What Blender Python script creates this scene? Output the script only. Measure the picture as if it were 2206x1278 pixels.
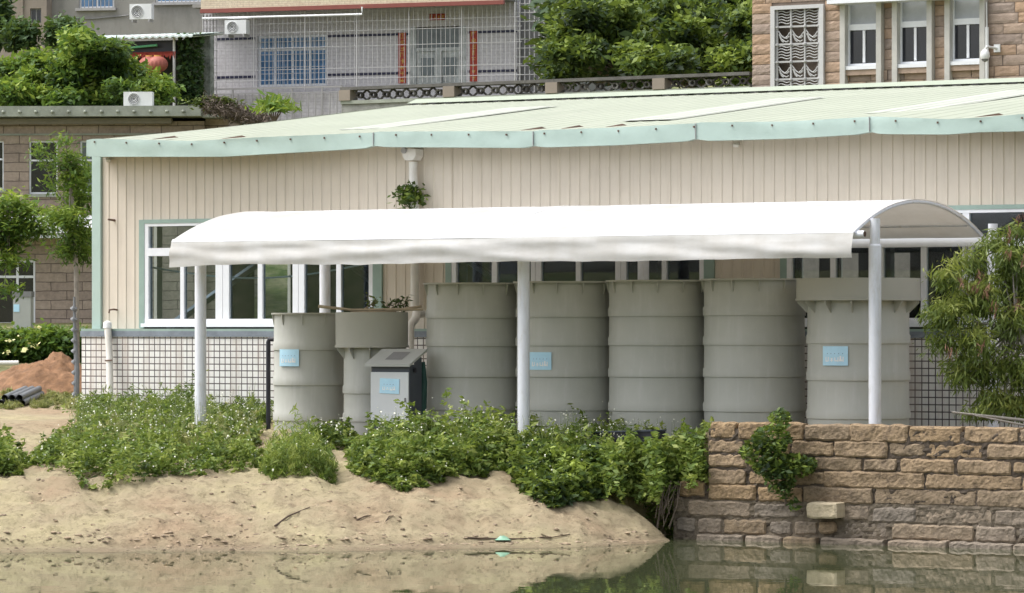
import bpy, math, random
import numpy as np
from mathutils import Vector, Matrix, noise
random.seed(7); RNG = np.random.default_rng(11)
for o in list(bpy.data.objects): bpy.data.objects.remove(o)
S = bpy.context.scene; COL = S.collection; R = math.radians
# ------------------------------------------------------------ camera
CAM = (27.4, -47.46, 2.75); F = 8000.0; YAW = 30.0; HOR = 705.0
cd = bpy.data.cameras.new('camera'); cam = bpy.data.objects.new('camera', cd); COL.objects.link(cam)
cam.location = CAM; cam.rotation_euler = (R(90), 0, R(YAW))
cd.sensor_width = 36; cd.lens = 36*F/2206; cd.clip_end = 2000; cd.clip_start = 1
cd.shift_y = (HOR-639)/2206
S.camera = cam
# ------------------------------------------------------------ world, sun, exposure
SUN_EL, SUN_AZ = 60, 240      # compass style: where the sun stands, degrees clockwise from +Y
w = bpy.data.worlds.new('World'); S.world = w; w.use_nodes = True
wn = w.node_tree; bg = wn.nodes['Background']
sky = wn.nodes.new('ShaderNodeTexSky'); sky.sky_type = 'NISHITA'; sky.sun_disc = False
sky.sun_elevation = R(SUN_EL); sky.sun_rotation = R(SUN_AZ); sky.air_density = 1.0; sky.dust_density = 4.0; sky.ozone_density = 1.0
hs = wn.nodes.new('ShaderNodeHueSaturation'); hs.inputs['Saturation'].default_value = 0.32
wn.links.new(sky.outputs[0], hs.inputs['Color']); wn.links.new(hs.outputs[0], bg.inputs['Color'])
bg.inputs['Strength'].default_value = 0.15
sd = bpy.data.lights.new('sun', 'SUN'); sun = bpy.data.objects.new('sun', sd); COL.objects.link(sun)
sd.energy = 1.35; sd.angle = R(45); sd.color = (1.0, 0.975, 0.93)
az = R(SUN_AZ); el = R(SUN_EL)
sdir = Vector((math.sin(az)*math.cos(el), math.cos(az)*math.cos(el), math.sin(el)))
sun.rotation_euler = sdir.to_track_quat('Z', 'Y').to_euler()
sun.location = (0, 0, 60)
S.view_settings.view_transform = 'Standard'; S.view_settings.look = 'None'
S.view_settings.exposure = 1.0; S.view_settings.gamma = 1.0

# ------------------------------------------------------------ geometry helpers
cy_, sy_ = math.cos(R(YAW)), math.sin(R(YAW))
AX = (-sy_, cy_); RT = (cy_, sy_)
def ray(px):
    t = (px-1103)/F
    return AX[0]+t*RT[0], AX[1]+t*RT[1]
def at(px, py, s):                         # world point at pixel column/row and view distance s
    d = ray(px); return Vector((CAM[0]+d[0]*s, CAM[1]+d[1]*s, CAM[2]-(py-HOR)*s/F))
def hy(px, py, Y):                          # on the plane Y = const (parallel to the hall's front)
    d = ray(px); s = (Y-CAM[1])/d[1]
    return CAM[0]+d[0]*s, CAM[2]-(py-HOR)*s/F
def hx(px, Y): return hy(px, HOR, Y)[0]
def lat_dep(X, Y):
    dx, dy = X-CAM[0], Y-CAM[1]
    return RT[0]*dx+RT[1]*dy, AX[0]*dx+AX[1]*dy
class Frame:
    """a facade: x along it, y into it, z up from its base"""
    def __init__(s, px, dist, rot, base):
        p = at(px, HOR, dist); s.o = Vector((p.x, p.y, base)); s.rot = rot
        s.m = Matrix.Translation(s.o) @ Matrix.Rotation(R(rot), 4, 'Z'); s.mi = s.m.inverted()
    def hit(s, px, py, yl=0.0):
        a = s.mi @ Vector(CAM); d = ray(px); b = s.mi @ Vector((CAM[0]+d[0], CAM[1]+d[1], CAM[2]-(py-HOR)/F))
        k = (yl-a.y)/(b.y-a.y); return a.x+(b.x-a.x)*k, a.z+(b.z-a.z)*k
IDM = Matrix.Identity(4); WM = {}
def tag(o, label=None, cat=None, group=None, kind=None):
    if label: o['label'] = label
    if cat: o['category'] = cat
    if group: o['group'] = group
    if kind: o['kind'] = kind
    return o
def thing(name, label, cat, loc=(0,0,0), rotz=0, group=None):
    o = bpy.data.objects.new(name, None); COL.objects.link(o); o.empty_display_size = .2
    o.location = loc; o.rotation_euler = (0, 0, R(rotz))
    WM[o] = Matrix.Translation(Vector(loc)) @ Matrix.Rotation(R(rotz), 4, 'Z')
    return tag(o, label, cat, group)
def mesh_obj(name, V, Fc, mat, parent=None, tone=None, smooth=False, kind=None):
    """V numpy (n,3) world coordinates; Fc list of faces or int array (m,k)"""
    V = np.asarray(V, dtype=np.float64)
    if parent is not None: M = WM[parent]; loc = None
    else:
        loc = Vector(((V[:,0].min()+V[:,0].max())/2, (V[:,1].min()+V[:,1].max())/2, V[:,2].min())); M = Matrix.Translation(loc)
    Mi = np.array(M.inverted()); V = V @ Mi[:3,:3].T + Mi[:3,3]
    me = bpy.data.meshes.new(name)
    if isinstance(Fc, np.ndarray):
        n, k = Fc.shape
        me.vertices.add(len(V)); me.vertices.foreach_set('co', V.astype(np.float32).ravel())
        me.loops.add(n*k); me.loops.foreach_set('vertex_index', Fc.astype(np.int32).ravel())
        me.polygons.add(n); me.polygons.foreach_set('loop_start', np.arange(0, n*k, k, dtype=np.int32))
        me.update(calc_edges=True)
    else:
        me.from_pydata(V.tolist(), [], Fc); me.update()
    if tone is not None:
        a = me.attributes.new('tone', 'FLOAT', 'POINT'); a.data.foreach_set('value', np.asarray(tone, dtype=np.float32))
    if smooth:
        me.polygons.foreach_set('use_smooth', np.ones(len(me.polygons), dtype=bool)); me.set_sharp_from_angle(angle=R(38))
    me.materials.append(mat)
    o = bpy.data.objects.new(name, me); COL.objects.link(o)
    if parent is not None: o.parent = parent; WM[o] = M
    else: o.location = loc; WM[o] = M
    if kind: o['kind'] = kind
    return o
class MB:
    def __init__(s, m=IDM): s.v = []; s.f = []; s.t = []; s.m = m; s.use = False
    def add(s, vs, fs, tone=.5):
        b = len(s.v)
        for p in vs: s.v.append(tuple(s.m @ Vector(p)))
        s.f += [tuple(i+b for i in f) for f in fs]; s.t += [tone]*len(vs)
    def box(s, x0, x1, y0, y1, z0, z1, tone=.5):
        s.add([(x0,y0,z0),(x1,y0,z0),(x1,y1,z0),(x0,y1,z0),(x0,y0,z1),(x1,y0,z1),(x1,y1,z1),(x0,y1,z1)],
              [(0,3,2,1),(4,5,6,7),(0,1,5,4),(1,2,6,5),(2,3,7,6),(3,0,4,7)], tone); return s
    def bar(s, a, b, w, h=None, tone=.5):
        h = h or w; a = Vector(a); b = Vector(b); d = (b-a).normalized()
        up = Vector((0,0,1)) if abs(d.z) < .95 else Vector((0,1,0))
        x = d.cross(up).normalized(); y = x.cross(d)
        vs = [p + x*(i*w/2)+y*(j*h/2) for p in (a, b) for i, j in ((-1,-1),(1,-1),(1,1),(-1,1))]
        s.add(vs, [(0,1,2,3),(7,6,5,4),(0,4,5,1),(1,5,6,2),(2,6,7,3),(3,7,4,0)], tone); return s
    def tube(s, pts, r, n=12, caps=True, tone=.5):
        pts = [Vector(p) for p in pts]; rs = r if isinstance(r, (list, tuple)) else [r]*len(pts)
        vs = []; fs = []; prev = None
        for i, p in enumerate(pts):
            d = (pts[min(i+1, len(pts)-1)]-pts[max(i-1, 0)]).normalized()
            if prev is None:
                ref = Vector((0,0,1)) if abs(d.z) < .9 else Vector((1,0,0)); x = d.cross(ref).normalized()
            else: x = (prev - d*prev.dot(d)).normalized()
            prev = x; y = d.cross(x)
            for k in range(n):
                a = 2*math.pi*k/n; vs.append(p+(x*math.cos(a)+y*math.sin(a))*rs[i])
        for i in range(len(pts)-1):
            for k in range(n):
                a = i*n+k; b = i*n+(k+1) % n; fs.append((a, b, b+n, a+n))
        if caps: fs.append(tuple(range(n-1, -1, -1))); fs.append(tuple((len(pts)-1)*n+k for k in range(n)))
        s.add(vs, fs, tone); return s
    def lathe(s, c, prof, n=64, caps=(True, True), tone=.5):
        c = Vector(c); vs = []; fs = []
        for r, z in prof:
            for k in range(n):
                a = 2*math.pi*k/n; vs.append(c+Vector((r*math.cos(a), r*math.sin(a), z)))
        for i in range(len(prof)-1):
            for k in range(n):
                a = i*n+k; b = i*n+(k+1) % n; fs.append((a, b, b+n, a+n))
        if caps[0]: fs.append(tuple(range(n-1, -1, -1)))
        if caps[1]: fs.append(tuple((len(prof)-1)*n+k for k in range(n)))
        s.add(vs, fs, tone); return s
    def prism(s, poly, y0, y1, tone=.5):             # poly of (x,z) extruded in y
        n = len(poly); vs = [(x, y0, z) for x, z in poly]+[(x, y1, z) for x, z in poly]
        s.add(vs, [tuple(range(n)), tuple(range(2*n-1, n-1, -1))]+[(i, i+n, (i+1) % n+n, (i+1) % n) for i in range(n)], tone); return s
    def grid(s, P, tone=.5, flip=False):
        nr = len(P); nc = len(P[0]); vs = [p for r in P for p in r]; fs = []
        for i in range(nr-1):
            for j in range(nc-1):
                q = (i*nc+j, i*nc+j+1, (i+1)*nc+j+1, (i+1)*nc+j); fs.append(q[::-1] if flip else q)
        s.add(vs, fs, tone); return s
    def build(s, name, mat, parent=None, smooth=False, kind=None):
        return mesh_obj(name, np.array(s.v), s.f, mat, parent, np.array(s.t), smooth, kind)
def copy_tree(o, parent=None):
    c = o.copy(); COL.objects.link(c)
    if parent is not None: c.parent = parent
    for ch in list(o.children): copy_tree(ch, c)
    return c
def nz(x, y=0, z=0): return noise.noise(Vector((x, y, z)))
def nzs(X, Y, Z=0):   # cheap vectorised smooth noise (sum of sines)
    return (np.sin(X*1.7+Y*.9+Z)+np.sin(X*.83-Y*1.9+1.3+Z)+np.sin(-X*2.3+Y*2.1+4.1+Z)+np.sin(X*3.1+Y*3.7+.7+Z)*.6)/3.6

# ------------------------------------------------------------ materials
def newmat(name):
    m = bpy.data.materials.new(name); m.use_nodes = True; n = m.node_tree
    return m, n, n.nodes['Principled BSDF']
def link(n, a, b): n.links.new(a, b)
def noise_node(n, vec, scale, detail=6, rough=.6, stretch=None):
    if stretch:
        mp = n.nodes.new('ShaderNodeMapping'); mp.inputs['Scale'].default_value = stretch; link(n, vec, mp.inputs[0]); vec = mp.outputs[0]
    t = n.nodes.new('ShaderNodeTexNoise'); t.inputs['Scale'].default_value = scale; t.inputs['Detail'].default_value = detail
    t.inputs['Roughness'].default_value = rough; link(n, vec, t.inputs['Vector']); return t.outputs['Fac']
def ramp(n, fac, stops):
    r = n.nodes.new('ShaderNodeValToRGB'); link(n, fac, r.inputs[0]); e = r.color_ramp.elements
    e[0].position = stops[0][0]; e[0].color = (*stops[0][1], 1); e[1].position = stops[-1][0]; e[1].color = (*stops[-1][1], 1)
    for p, c in stops[1:-1]: k = e.new(p); k.color = (*c, 1)
    return r.outputs[0]
def mixc(n, fac, a, b, mode='MIX'):
    m = n.nodes.new('ShaderNodeMix'); m.data_type = 'RGBA'; m.blend_type = mode
    if isinstance(fac, (int, float)): m.inputs[0].default_value = fac
    else: link(n, fac, m.inputs[0])
    for s, i in ((a, 6), (b, 7)):
        if isinstance(s, tuple): m.inputs[i].default_value = (*s, 1)
        else: link(n, s, m.inputs[i])
    return m.outputs[2]
def sc(c, k): return tuple(min(1, max(0, x*k)) for x in c)
def M(name, c, rough=.7, var=.12, scale=4, bump=0, bscale=40, metal=0, stain=None, stain_amt=.5, stretch=None, tone=None, spec=.4):
    m, n, b = newmat(name); tc = n.nodes.new('ShaderNodeTexCoord').outputs['Object']
    f = noise_node(n, tc, scale, 8, .65)
    col = ramp(n, f, [(.3, sc(c, 1-var)), (.7, sc(c, 1+var))])
    if tone is not None:
        a = n.nodes.new('ShaderNodeAttribute'); a.attribute_name = 'tone'
        col = mixc(n, 1.0, col, ramp(n, a.outputs['Fac'], tone), 'MULTIPLY')
    if stain:
        g = noise_node(n, tc, scale*1.7, 10, .7, stretch)
        mk = ramp(n, g, [(.5, (0,0,0)), (.72, (stain_amt,)*3)])
        col = mixc(n, mk, col, stain)
    link(n, col, b.inputs['Base Color']); b.inputs['Roughness'].default_value = rough; b.inputs['Metallic'].default_value = metal
    b.inputs['Specular IOR Level'].default_value = spec
    if bump:
        h = noise_node(n, tc, bscale, 8, .7); bp = n.nodes.new('ShaderNodeBump'); bp.inputs['Strength'].default_value = bump
        bp.inputs['Distance'].default_value = .03; link(n, h, bp.inputs['Height']); link(n, bp.outputs[0], b.inputs['Normal'])
    return m
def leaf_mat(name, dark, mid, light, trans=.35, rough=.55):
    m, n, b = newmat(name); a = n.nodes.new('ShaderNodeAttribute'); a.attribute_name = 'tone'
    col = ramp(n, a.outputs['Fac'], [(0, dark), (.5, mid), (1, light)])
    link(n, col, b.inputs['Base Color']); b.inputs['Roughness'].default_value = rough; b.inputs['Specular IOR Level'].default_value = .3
    t = n.nodes.new('ShaderNodeBsdfTranslucent'); link(n, mixc(n, .4, col, (.35, .45, .05), 'MIX'), t.inputs[0])
    mx = n.nodes.new('ShaderNodeMixShader'); mx.inputs[0].default_value = trans
    link(n, b.outputs[0], mx.inputs[1]); link(n, t.outputs[0], mx.inputs[2]); link(n, mx.outputs[0], n.nodes['Material Output'].inputs[0]); return m
def brick_mat(name, c1, c2, mortar, bw, bh, ms, offset=.5, axes='xz', distort=0, rough=.85, bump=.5, stain=None, stain_amt=.6, stretch=(1,1,1), sscale=2):
    m, n, b = newmat(name); tc = n.nodes.new('ShaderNodeTexCoord').outputs['Object']
    sp = n.nodes.new('ShaderNodeSeparateXYZ'); link(n, tc, sp.inputs[0])
    ad = n.nodes.new('ShaderNodeMath'); ad.operation = 'ADD'; link(n, sp.outputs[0], ad.inputs[0]); link(n, sp.outputs[1], ad.inputs[1])
    cb = n.nodes.new('ShaderNodeCombineXYZ'); link(n, ad.outputs[0] if axes == 'x+y' else sp.outputs[0], cb.inputs[0]); link(n, sp.outputs[2], cb.inputs[1])
    vec = cb.outputs[0]
    if distort:
        t = n.nodes.new('ShaderNodeTexNoise'); t.inputs['Scale'].default_value = 2.5; link(n, tc, t.inputs['Vector'])
        vm = n.nodes.new('ShaderNodeVectorMath'); vm.operation = 'MULTIPLY_ADD'; link(n, t.outputs['Color'], vm.inputs[0])
        vm.inputs[1].default_value = (distort,)*3; link(n, vec, vm.inputs[2]); vec = vm.outputs[0]
    br = n.nodes.new('ShaderNodeTexBrick'); link(n, vec, br.inputs['Vector']); br.offset = offset
    br.inputs['Color1'].default_value = (*c1, 1); br.inputs['Color2'].default_value = (*c2, 1); br.inputs['Mortar'].default_value = (*mortar, 1)
    br.inputs['Scale'].default_value = 1; br.inputs['Mortar Size'].default_value = ms; br.inputs['Brick Width'].default_value = bw; br.inputs['Row Height'].default_value = bh
    br.inputs['Mortar Smooth'].default_value = .2
    f = noise_node(n, tc, 9, 8, .7); col = mixc(n, .35, br.outputs['Color'], ramp(n, f, [(.3, (.25,.25,.25)), (.7, (.9,.9,.9))]), 'OVERLAY')
    if stain:
        g = noise_node(n, tc, sscale, 8, .7, stretch); col = mixc(n, ramp(n, g, [(.48, (0,0,0)), (.75, (stain_amt,)*3)]), col, stain)
    link(n, col, b.inputs['Base Color']); b.inputs['Roughness'].default_value = rough
    bp = n.nodes.new('ShaderNodeBump'); bp.inputs['Strength'].default_value = bump; bp.inputs['Distance'].default_value = .01; bp.invert = True
    link(n, br.outputs['Fac'], bp.inputs['Height']); link(n, bp.outputs[0], b.inputs['Normal']); return m
def glass_mat(name, tint=(.75,.82,.85), refl=.18, rough=.02):
    m, n, b = newmat(name); n.nodes.remove(b)
    tr = n.nodes.new('ShaderNodeBsdfTransparent'); tr.inputs[0].default_value = (*tint, 1)
    gl = n.nodes.new('ShaderNodeBsdfGlossy'); gl.inputs['Roughness'].default_value = rough; gl.inputs[0].default_value = (.9,.95,1,1)
    fr = n.nodes.new('ShaderNodeFresnel'); fr.inputs[0].default_value = 1.5
    mx = n.nodes.new('ShaderNodeMixShader'); link(n, fr.outputs[0], mx.inputs[0]); link(n, tr.outputs[0], mx.inputs[1]); link(n, gl.outputs[0], mx.inputs[2])
    link(n, mx.outputs[0], n.nodes['Material Output'].inputs[0]); return m

m_sheet = M('cream_sheet_metal', (.64,.575,.49), .5, .05, 1.5, .05, 20, stain=(.42,.36,.29), stain_amt=.35, stretch=(3,3,.25))
m_mint = M('mint_metal', (.39,.50,.46), .45, .05, 2, .25, 3, stain=(.30,.40,.36), stain_amt=.3, stretch=(1,1,1))
m_trim = M('mint_trim', (.28,.38,.34), .5, .1, 4)
m_roof = M('green_roof_sheet', (.335,.36,.275), .55, .06, .7, stain=(.40,.41,.33), stain_amt=.45, stretch=(2.2,.25,1))
m_sky = M('skylight_sheet', (.45,.47,.39), .4, .06, 1.5)
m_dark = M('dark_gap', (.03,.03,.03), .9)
m_frame = M('white_window_frame', (.78,.80,.84), .35, .04, 6)
m_glass = glass_mat('window_glass')
m_tile = brick_mat('white_wall_tile', (.70,.69,.67), (.78,.78,.76), (.07,.06,.065), .102, .1, .009, 0, 'x+y', 0, .35, .3, stain=(.40,.31,.26), stain_amt=.8, stretch=(3.0,3.0,.25), sscale=1.3)
m_slate = M('slate_sill', (.20,.23,.27), .6, .25, 4, .2)
m_conc = M('grey_concrete', (.30,.30,.28), .9, .2, 3, .4, 20, stain=(.12,.12,.11), stain_amt=.6)
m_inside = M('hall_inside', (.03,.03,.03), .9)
m_tank = M('grey_green_plastic', (.425,.43,.39), .5, .06, 1.5, stain=(.51,.51,.49), stain_amt=.6, stretch=(3,3,.35))
m_tankhead = M('grey_green_plastic_head', (.39,.385,.34), .5, .05, 1.5)
m_fabric, n_, b_ = newmat('white_canvas')
b_.inputs['Base Color'].default_value = (.84,.84,.83,1); b_.inputs['Roughness'].default_value = .6
tc_ = n_.nodes.new('ShaderNodeTexCoord').outputs['Object']
link(n_, mixc(n_, 1.0, ramp(n_, noise_node(n_, tc_, 2.5, 8, .7, (1,1,4)), [(.35, (.53,.525,.51)), (.6, (.61,.61,.605))]), ramp(n_, noise_node(n_, tc_, 1.0, 7, .6, (2.2,.5,.6)), [(.40, (.91,.895,.87)), (.6, (1,1,1))]), 'MULTIPLY'), b_.inputs['Base Color'])
t_ = n_.nodes.new('ShaderNodeBsdfTranslucent'); t_.inputs[0].default_value = (.62,.57,.50,1); x_ = n_.nodes.new('ShaderNodeMixShader'); x_.inputs[0].default_value = .22
link(n_, b_.outputs[0], x_.inputs[1]); link(n_, t_.outputs[0], x_.inputs[2]); link(n_, x_.outputs[0], n_.nodes['Material Output'].inputs[0])
m_post = M('white_post_paint', (.72,.74,.80), .4, .05, 3, stain=(.42,.38,.33), stain_amt=.5, stretch=(2,2,.5))
m_pvc = M('white_plastic_pipe', (.74,.72,.68), .4, .08, 4, stain=(.42,.36,.30), stain_amt=.4, stretch=(1,1,.4))
m_black = M('black_plastic', (.02,.02,.028), .45, .2)
m_blue = M('pale_blue_sign', (.47,.73,.90), .4, .06, 9)
m_white = M('white_print', (.85,.86,.88), .4, .03)
m_ink = M('grey_print', (.16,.24,.36), .5)
m_cab = M('cabinet_grey', (.60,.62,.64), .35, .04); m_cabd = M('cabinet_slate', (.055,.065,.085), .4, .1); m_lid = M('cabinet_lid', (.38,.39,.37), .4, .05)
m_bamboo = M('old_bamboo', (.40,.33,.24), .7, .25, 6)
m_tarp = M('dark_green_tarp', (.02,.07,.06), .6, .3, 5)
m_rust = M('rusty_steel', (.12,.07,.05), .7, .3)
m_pond = M('pond_wall_stone', (.335,.25,.165), .9, .28, 7, 1., 28, stain=(.10,.075,.055), stain_amt=.9, tone=[(0,(.78,.80,.82)),(.5,(1,.98,.95)),(1,(1.0,.93,.80))])
m_pondlow = M('pond_wall_stone_low', (.275,.23,.18), .9, .3, 7, .9, 28, stain=(.12,.10,.08), stain_amt=.7, tone=[(0,(.8,.82,.86)),(.5,(1,.97,.95)),(1,(1.0,.9,.75))])
m_mortar = M('dirty_mortar', (.085,.066,.05), .95, .4, 6, .8, 40)
m_mortarlow = M('pale_mortar', (.165,.135,.10), .95, .35, 6, .8, 40, stain=(.10,.08,.06), stain_amt=.6)
m_block = M('fresh_stone', (.55,.46,.32), .9, .15, 9, .7, 30)
m_rstone = M('facade_stone', (.39,.31,.25), .9, .16, 5, .6, 25, tone=[(0,(.72,.74,.8)),(.5,(1,.95,.92)),(1,(1.0,.86,.72))])
m_rmortar = M('facade_mortar', (.17,.135,.11), .95, .2, 6)
m_lstone = brick_mat('house_stone', (.35,.28,.225), (.285,.225,.185), (.11,.085,.07), .9, .26, .012, .5, 'x+y', .06, .9, .6, stain=(.09,.07,.06), stain_amt=.5)
m_render = M('grey_render', (.28,.27,.25), .9, .1, 1.2, .2, 10, stain=(.17,.165,.155), stain_amt=.6, stretch=(1,1,.35))
m_beige = M('beige_render', (.27,.23,.19), .9, .1, 1.5)
m_wtile = brick_mat('pale_facade_tile', (.52,.50,.52), (.56,.54,.57), (.40,.38,.40), .25, .12, .006, 0, 'xz', 0, .4, .1)
m_ctile = brick_mat('cream_brick_tile', (.60,.49,.36), (.64,.54,.40), (.42,.34,.25), .22, .07, .006, .5, 'xz', 0, .5, .1)
m_maroon = M('maroon_trim', (.25,.075,.06), .6, .1)
m_navy = M('navy_tile', (.025,.025,.06), .4, .1)
m_bars = M('grey_steel_bars', (.36,.35,.35), .4, .1); m_barsl = M('pale_steel_bars', (.60,.59,.59), .35, .05)
m_bglass = M('blue_glass', (.10,.22,.40), .12, .3, 1.5, spec=.8)
m_gglass = M('grey_glass', (.10,.125,.14), .15, .3, 2, spec=.8)
m_dglass = M('dark_glass', (.012,.014,.022), .12, .2, 2, spec=.7)
m_curtain = M('grey_blind', (.38,.40,.43), .7, .1)
m_silver = M('foil_door', (.36,.38,.38), .35, .35, 3, .6, 6, metal=.3)
m_red = M('red_paper', (.38,.05,.03), .6, .15, 6); m_gold = M('gold_print', (.62,.36,.08), .5)
m_lantern = M('faded_red_lantern', (.36,.11,.085), .6, .1, 3)
m_ac = M('white_unit_shell', (.72,.73,.73), .45, .04)
m_fan = M('grey_fan_guard', (.20,.20,.20), .6)
m_awn = M('awning_sheet', (.60,.68,.66), .5, .08); m_green = M('green_tube', (.12,.42,.22), .5)
m_slab = M('weathered_slab', (.30,.32,.27), .9, .18, 2, .3, 14, stain=(.13,.13,.11), stain_amt=.5, stretch=(1,1,1))
m_bark = M('tree_bark', (.16,.125,.10), .95, .3, 6, .7, 20)
m_barkg = M('pale_bark', (.26,.24,.21), .95, .25, 6, .6, 20)
m_soil = M('red_soil', (.235,.13,.07), .95, .4, 5, 1., 9, stain=(.13,.07,.045), stain_amt=.7)
m_gpipe = M('dark_grey_pipe', (.14,.15,.16), .5, .2)
m_twig = M('dry_twig', (.10,.07,.05), .9, .3)
m_bag = M('green_plastic_bag', (.22,.40,.28), .35, .15)
m_ivy = M('ivy_grown_render', (.27,.29,.27), .95, .5, 3.5, .9, 8, stain=(.04,.06,.035), stain_amt=.9)
m_navyc = M('navy_curtain', (.01,.035,.11), .7, .2)
L_weed = leaf_mat('weed_leaf', (.04,.07,.02), (.125,.195,.04), (.33,.38,.10), .36)
L_dry = leaf_mat('dry_weed', (.12,.13,.05), (.22,.24,.09), (.38,.36,.16), .3)
L_tree = leaf_mat('broad_leaf', (.012,.03,.012), (.055,.10,.022), (.30,.38,.07), .28)
L_bright = leaf_mat('bright_leaf', (.022,.055,.015), (.10,.19,.03), (.34,.42,.07), .35)
L_olive = leaf_mat('olive_leaf', (.05,.08,.02), (.115,.16,.035), (.30,.32,.08), .3)
L_dark = leaf_mat('dark_leaf', (.018,.04,.018), (.035,.075,.025), (.07,.13,.04), .2)
L_flower = M('white_petal', (.74,.74,.62), .6, .04)
L_pod = M('brown_pod', (.16,.08,.05), .8, .25)

# ------------------------------------------------------------ ground
def pxs(l, s): return 1103+F*l/np.maximum(s, 5)
def sm(a, b, x): t = np.clip((x-a)/(b-a), 0, 1); return t*t*(3-2*t)
WP = ([-4000,-600,0,300,700,900,1080,1250,1400,1470,1560,6000], [44.6,44.9,45.3,45.5,45.6,45.9,46.2,46.4,47.2,48.0,49.5,49.5])
def ground_h(X, Y):
    X = np.asarray(X, float); Y = np.asarray(Y, float)
    dx, dy = X-CAM[0], Y-CAM[1]; l = RT[0]*dx+RT[1]*dy; s = AX[0]*dx+AX[1]*dy
    p = pxs(l, s); d = s-np.interp(p, *WP)
    d = d + .11*nzs(X*1.3, Y*1.3) + .05*nzs(X*5, Y*5, 2) + .035*nzs(X*13, Y*11, 6)
    h = np.interp(d, [-30,-4,-.5,-.04,.02,.36,.44,.9,1.8,2.6,3.4,5.4,7.4,9.5], [-2,-1,-.2,-.025,.012,.05,.13,.33,.62,.84,.93,1.05,1.22,1.33])
    h = h + (.07*nzs(X*2.1, Y*2.1, 5)-.05*np.abs(nzs(X*2.9, Y*3.3, 8))+.03*np.abs(nzs(X*8.3, Y*9.1, 4)) + .028*nzs(X*7, Y*7, 1)+.016*nzs(X*17, Y*17, 3)+.010*nzs(X*34, Y*31, 7))*sm(.1, .8, d)*(1-sm(8, 12, d))
    # path scoop between the two weed banks
    h = h - .10*np.exp(-((p-730)/45)**2)*sm(1.5, 2.6, d)*(1-sm(4.5, 6, d))
    far = np.interp(s, [50,56,59,61,64,72,100,108,113,124,160,300,600], [1.30,1.36,1.40,1.50,1.68,2.0,2.65,3.0,4.0,7.5,9,24,40])
    k = sm(8.5, 11, d); h = h*(1-k)+far*k
    # bank falls away towards the stone wall; dark hollow beside it
    cap = np.interp(p, [1250,1320,1380,1445,1475], [3,.60,.33,.02,-.3])
    front = 1-sm(-4.9, -4.35, Y)
    h = np.where(X > 2, h*(1-front)+np.minimum(h, cap)*front, h)
    h = h - 1.15*np.exp(-(((X-4.75)/.5)**4+((Y+4.2)/.55)**4))
    # pond in front of the wall; filled ground behind it
    inwall = (X > 5.05) & (X < 30)
    h = np.where((X > 5.15) & (X < 30) & (Y < -4.38), np.minimum(h, np.interp(X, [5.15,5.9,6.4], [.35,-.05,-.45])), h)
    h = np.where((X > 5.4) & (X < 30) & (Y >= -4.38) & (Y < 4), 1.38, h)
    # near shore, then unseen hills added behind the camera to darken window reflections
    h = np.where(s < 6, np.interp(s, [-300,-150,-60,-30,-8,2,6], [45,32,14,3,1.3,-.6,-1.6]), h)
    h = np.where((np.abs(l) > 60) & (s < 45), np.maximum(h, np.interp(np.abs(l), [60,75,120], [-2,.8,2])), h)
    return h
svals = np.concatenate([[-300,-150,-60,-30,-15,-8,-3,0,3,6,12,20,28,35,40,42,43,43.6], np.arange(44,50.5,.055), np.arange(50.5,62,.14), np.arange(62,76,.6), np.arange(76,130,2.5), [140,160,200,260,340,450,600]])
lvals = np.concatenate([[-500,-250,-120,-75,-60,-40,-25,-18,-13,-10], np.arange(-8.6,8.6,.055), np.arange(8.6,17,.15), [18,25,40,60,75,120,250,500]])
LL, SS = np.meshgrid(lvals, svals)
GX = CAM[0]+AX[0]*SS+RT[0]*LL; GY = CAM[1]+AX[1]*SS+RT[1]*LL
GZ = ground_h(GX, GY)
nr, nc = LL.shape; idx = np.arange(nr*nc).reshape(nr, nc)
Q = np.stack([idx[:-1,:-1], idx[:-1,1:], idx[1:,1:], idx[1:,:-1]], -1).reshape(-1, 4)
m_ground, n, b = newmat('sandy_earth'); tc = n.nodes.new('ShaderNodeTexCoord').outputs['Object']
geo = n.nodes.new('ShaderNodeNewGeometry').outputs['Position']
sand = ramp(n, noise_node(n, geo, .55, 7, .6), [(.36, (.54,.40,.27)), (.5, (.57,.475,.315)), (.64, (.66,.575,.35))])
fine = ramp(n, noise_node(n, geo, 7, 10, .75), [(.3, (.34,.31,.28)), (.48, (.92,.92,.90)), (.75, (1.05,1.05,1.05))])
sand = mixc(n, .75, sand, fine, 'MULTIPLY')
clod = ramp(n, noise_node(n, geo, 3.2, 9, .8, (1,1,2.5)), [(.53, (0,0,0)), (.62, (.65,.65,.65))])
sand = mixc(n, clod, sand, (.30,.235,.16))
sp = n.nodes.new('ShaderNodeSeparateXYZ'); link(n, geo, sp.inputs[0])
wet = n.nodes.new('ShaderNodeMapRange'); link(n, sp.outputs[2], wet.inputs[0]); wet.inputs[1].default_value = .02; wet.inputs[2].default_value = .10; wet.inputs[3].default_value = .55; wet.inputs[4].default_value = 0
sand = mixc(n, wet.outputs[0], sand, (.24,.19,.13))
gr = n.nodes.new('ShaderNodeMapRange'); link(n, sp.outputs[2], gr.inputs[0]); gr.inputs[1].default_value = 1.45; gr.inputs[2].default_value = 1.75
gm = n.nodes.new('ShaderNodeMath'); gm.operation = 'MULTIPLY'; link(n, gr.outputs[0], gm.inputs[0]); link(n, ramp(n, noise_node(n, geo, .8, 6), [(.4, (.6,.6,.6)), (.6, (1,1,1))]), gm.inputs[1])
sand = mixc(n, gm.outputs[0], sand, ramp(n, noise_node(n, geo, 3, 8), [(.35, (.05,.09,.02)), (.65, (.16,.18,.06))]))
link(n, sand, b.inputs['Base Color']); b.inputs['Roughness'].default_value = .95; b.inputs['Specular IOR Level'].default_value = .15
bp = n.nodes.new('ShaderNodeBump'); bp.inputs['Strength'].default_value = 1.0; bp.inputs['Distance'].default_value = .12
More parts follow.
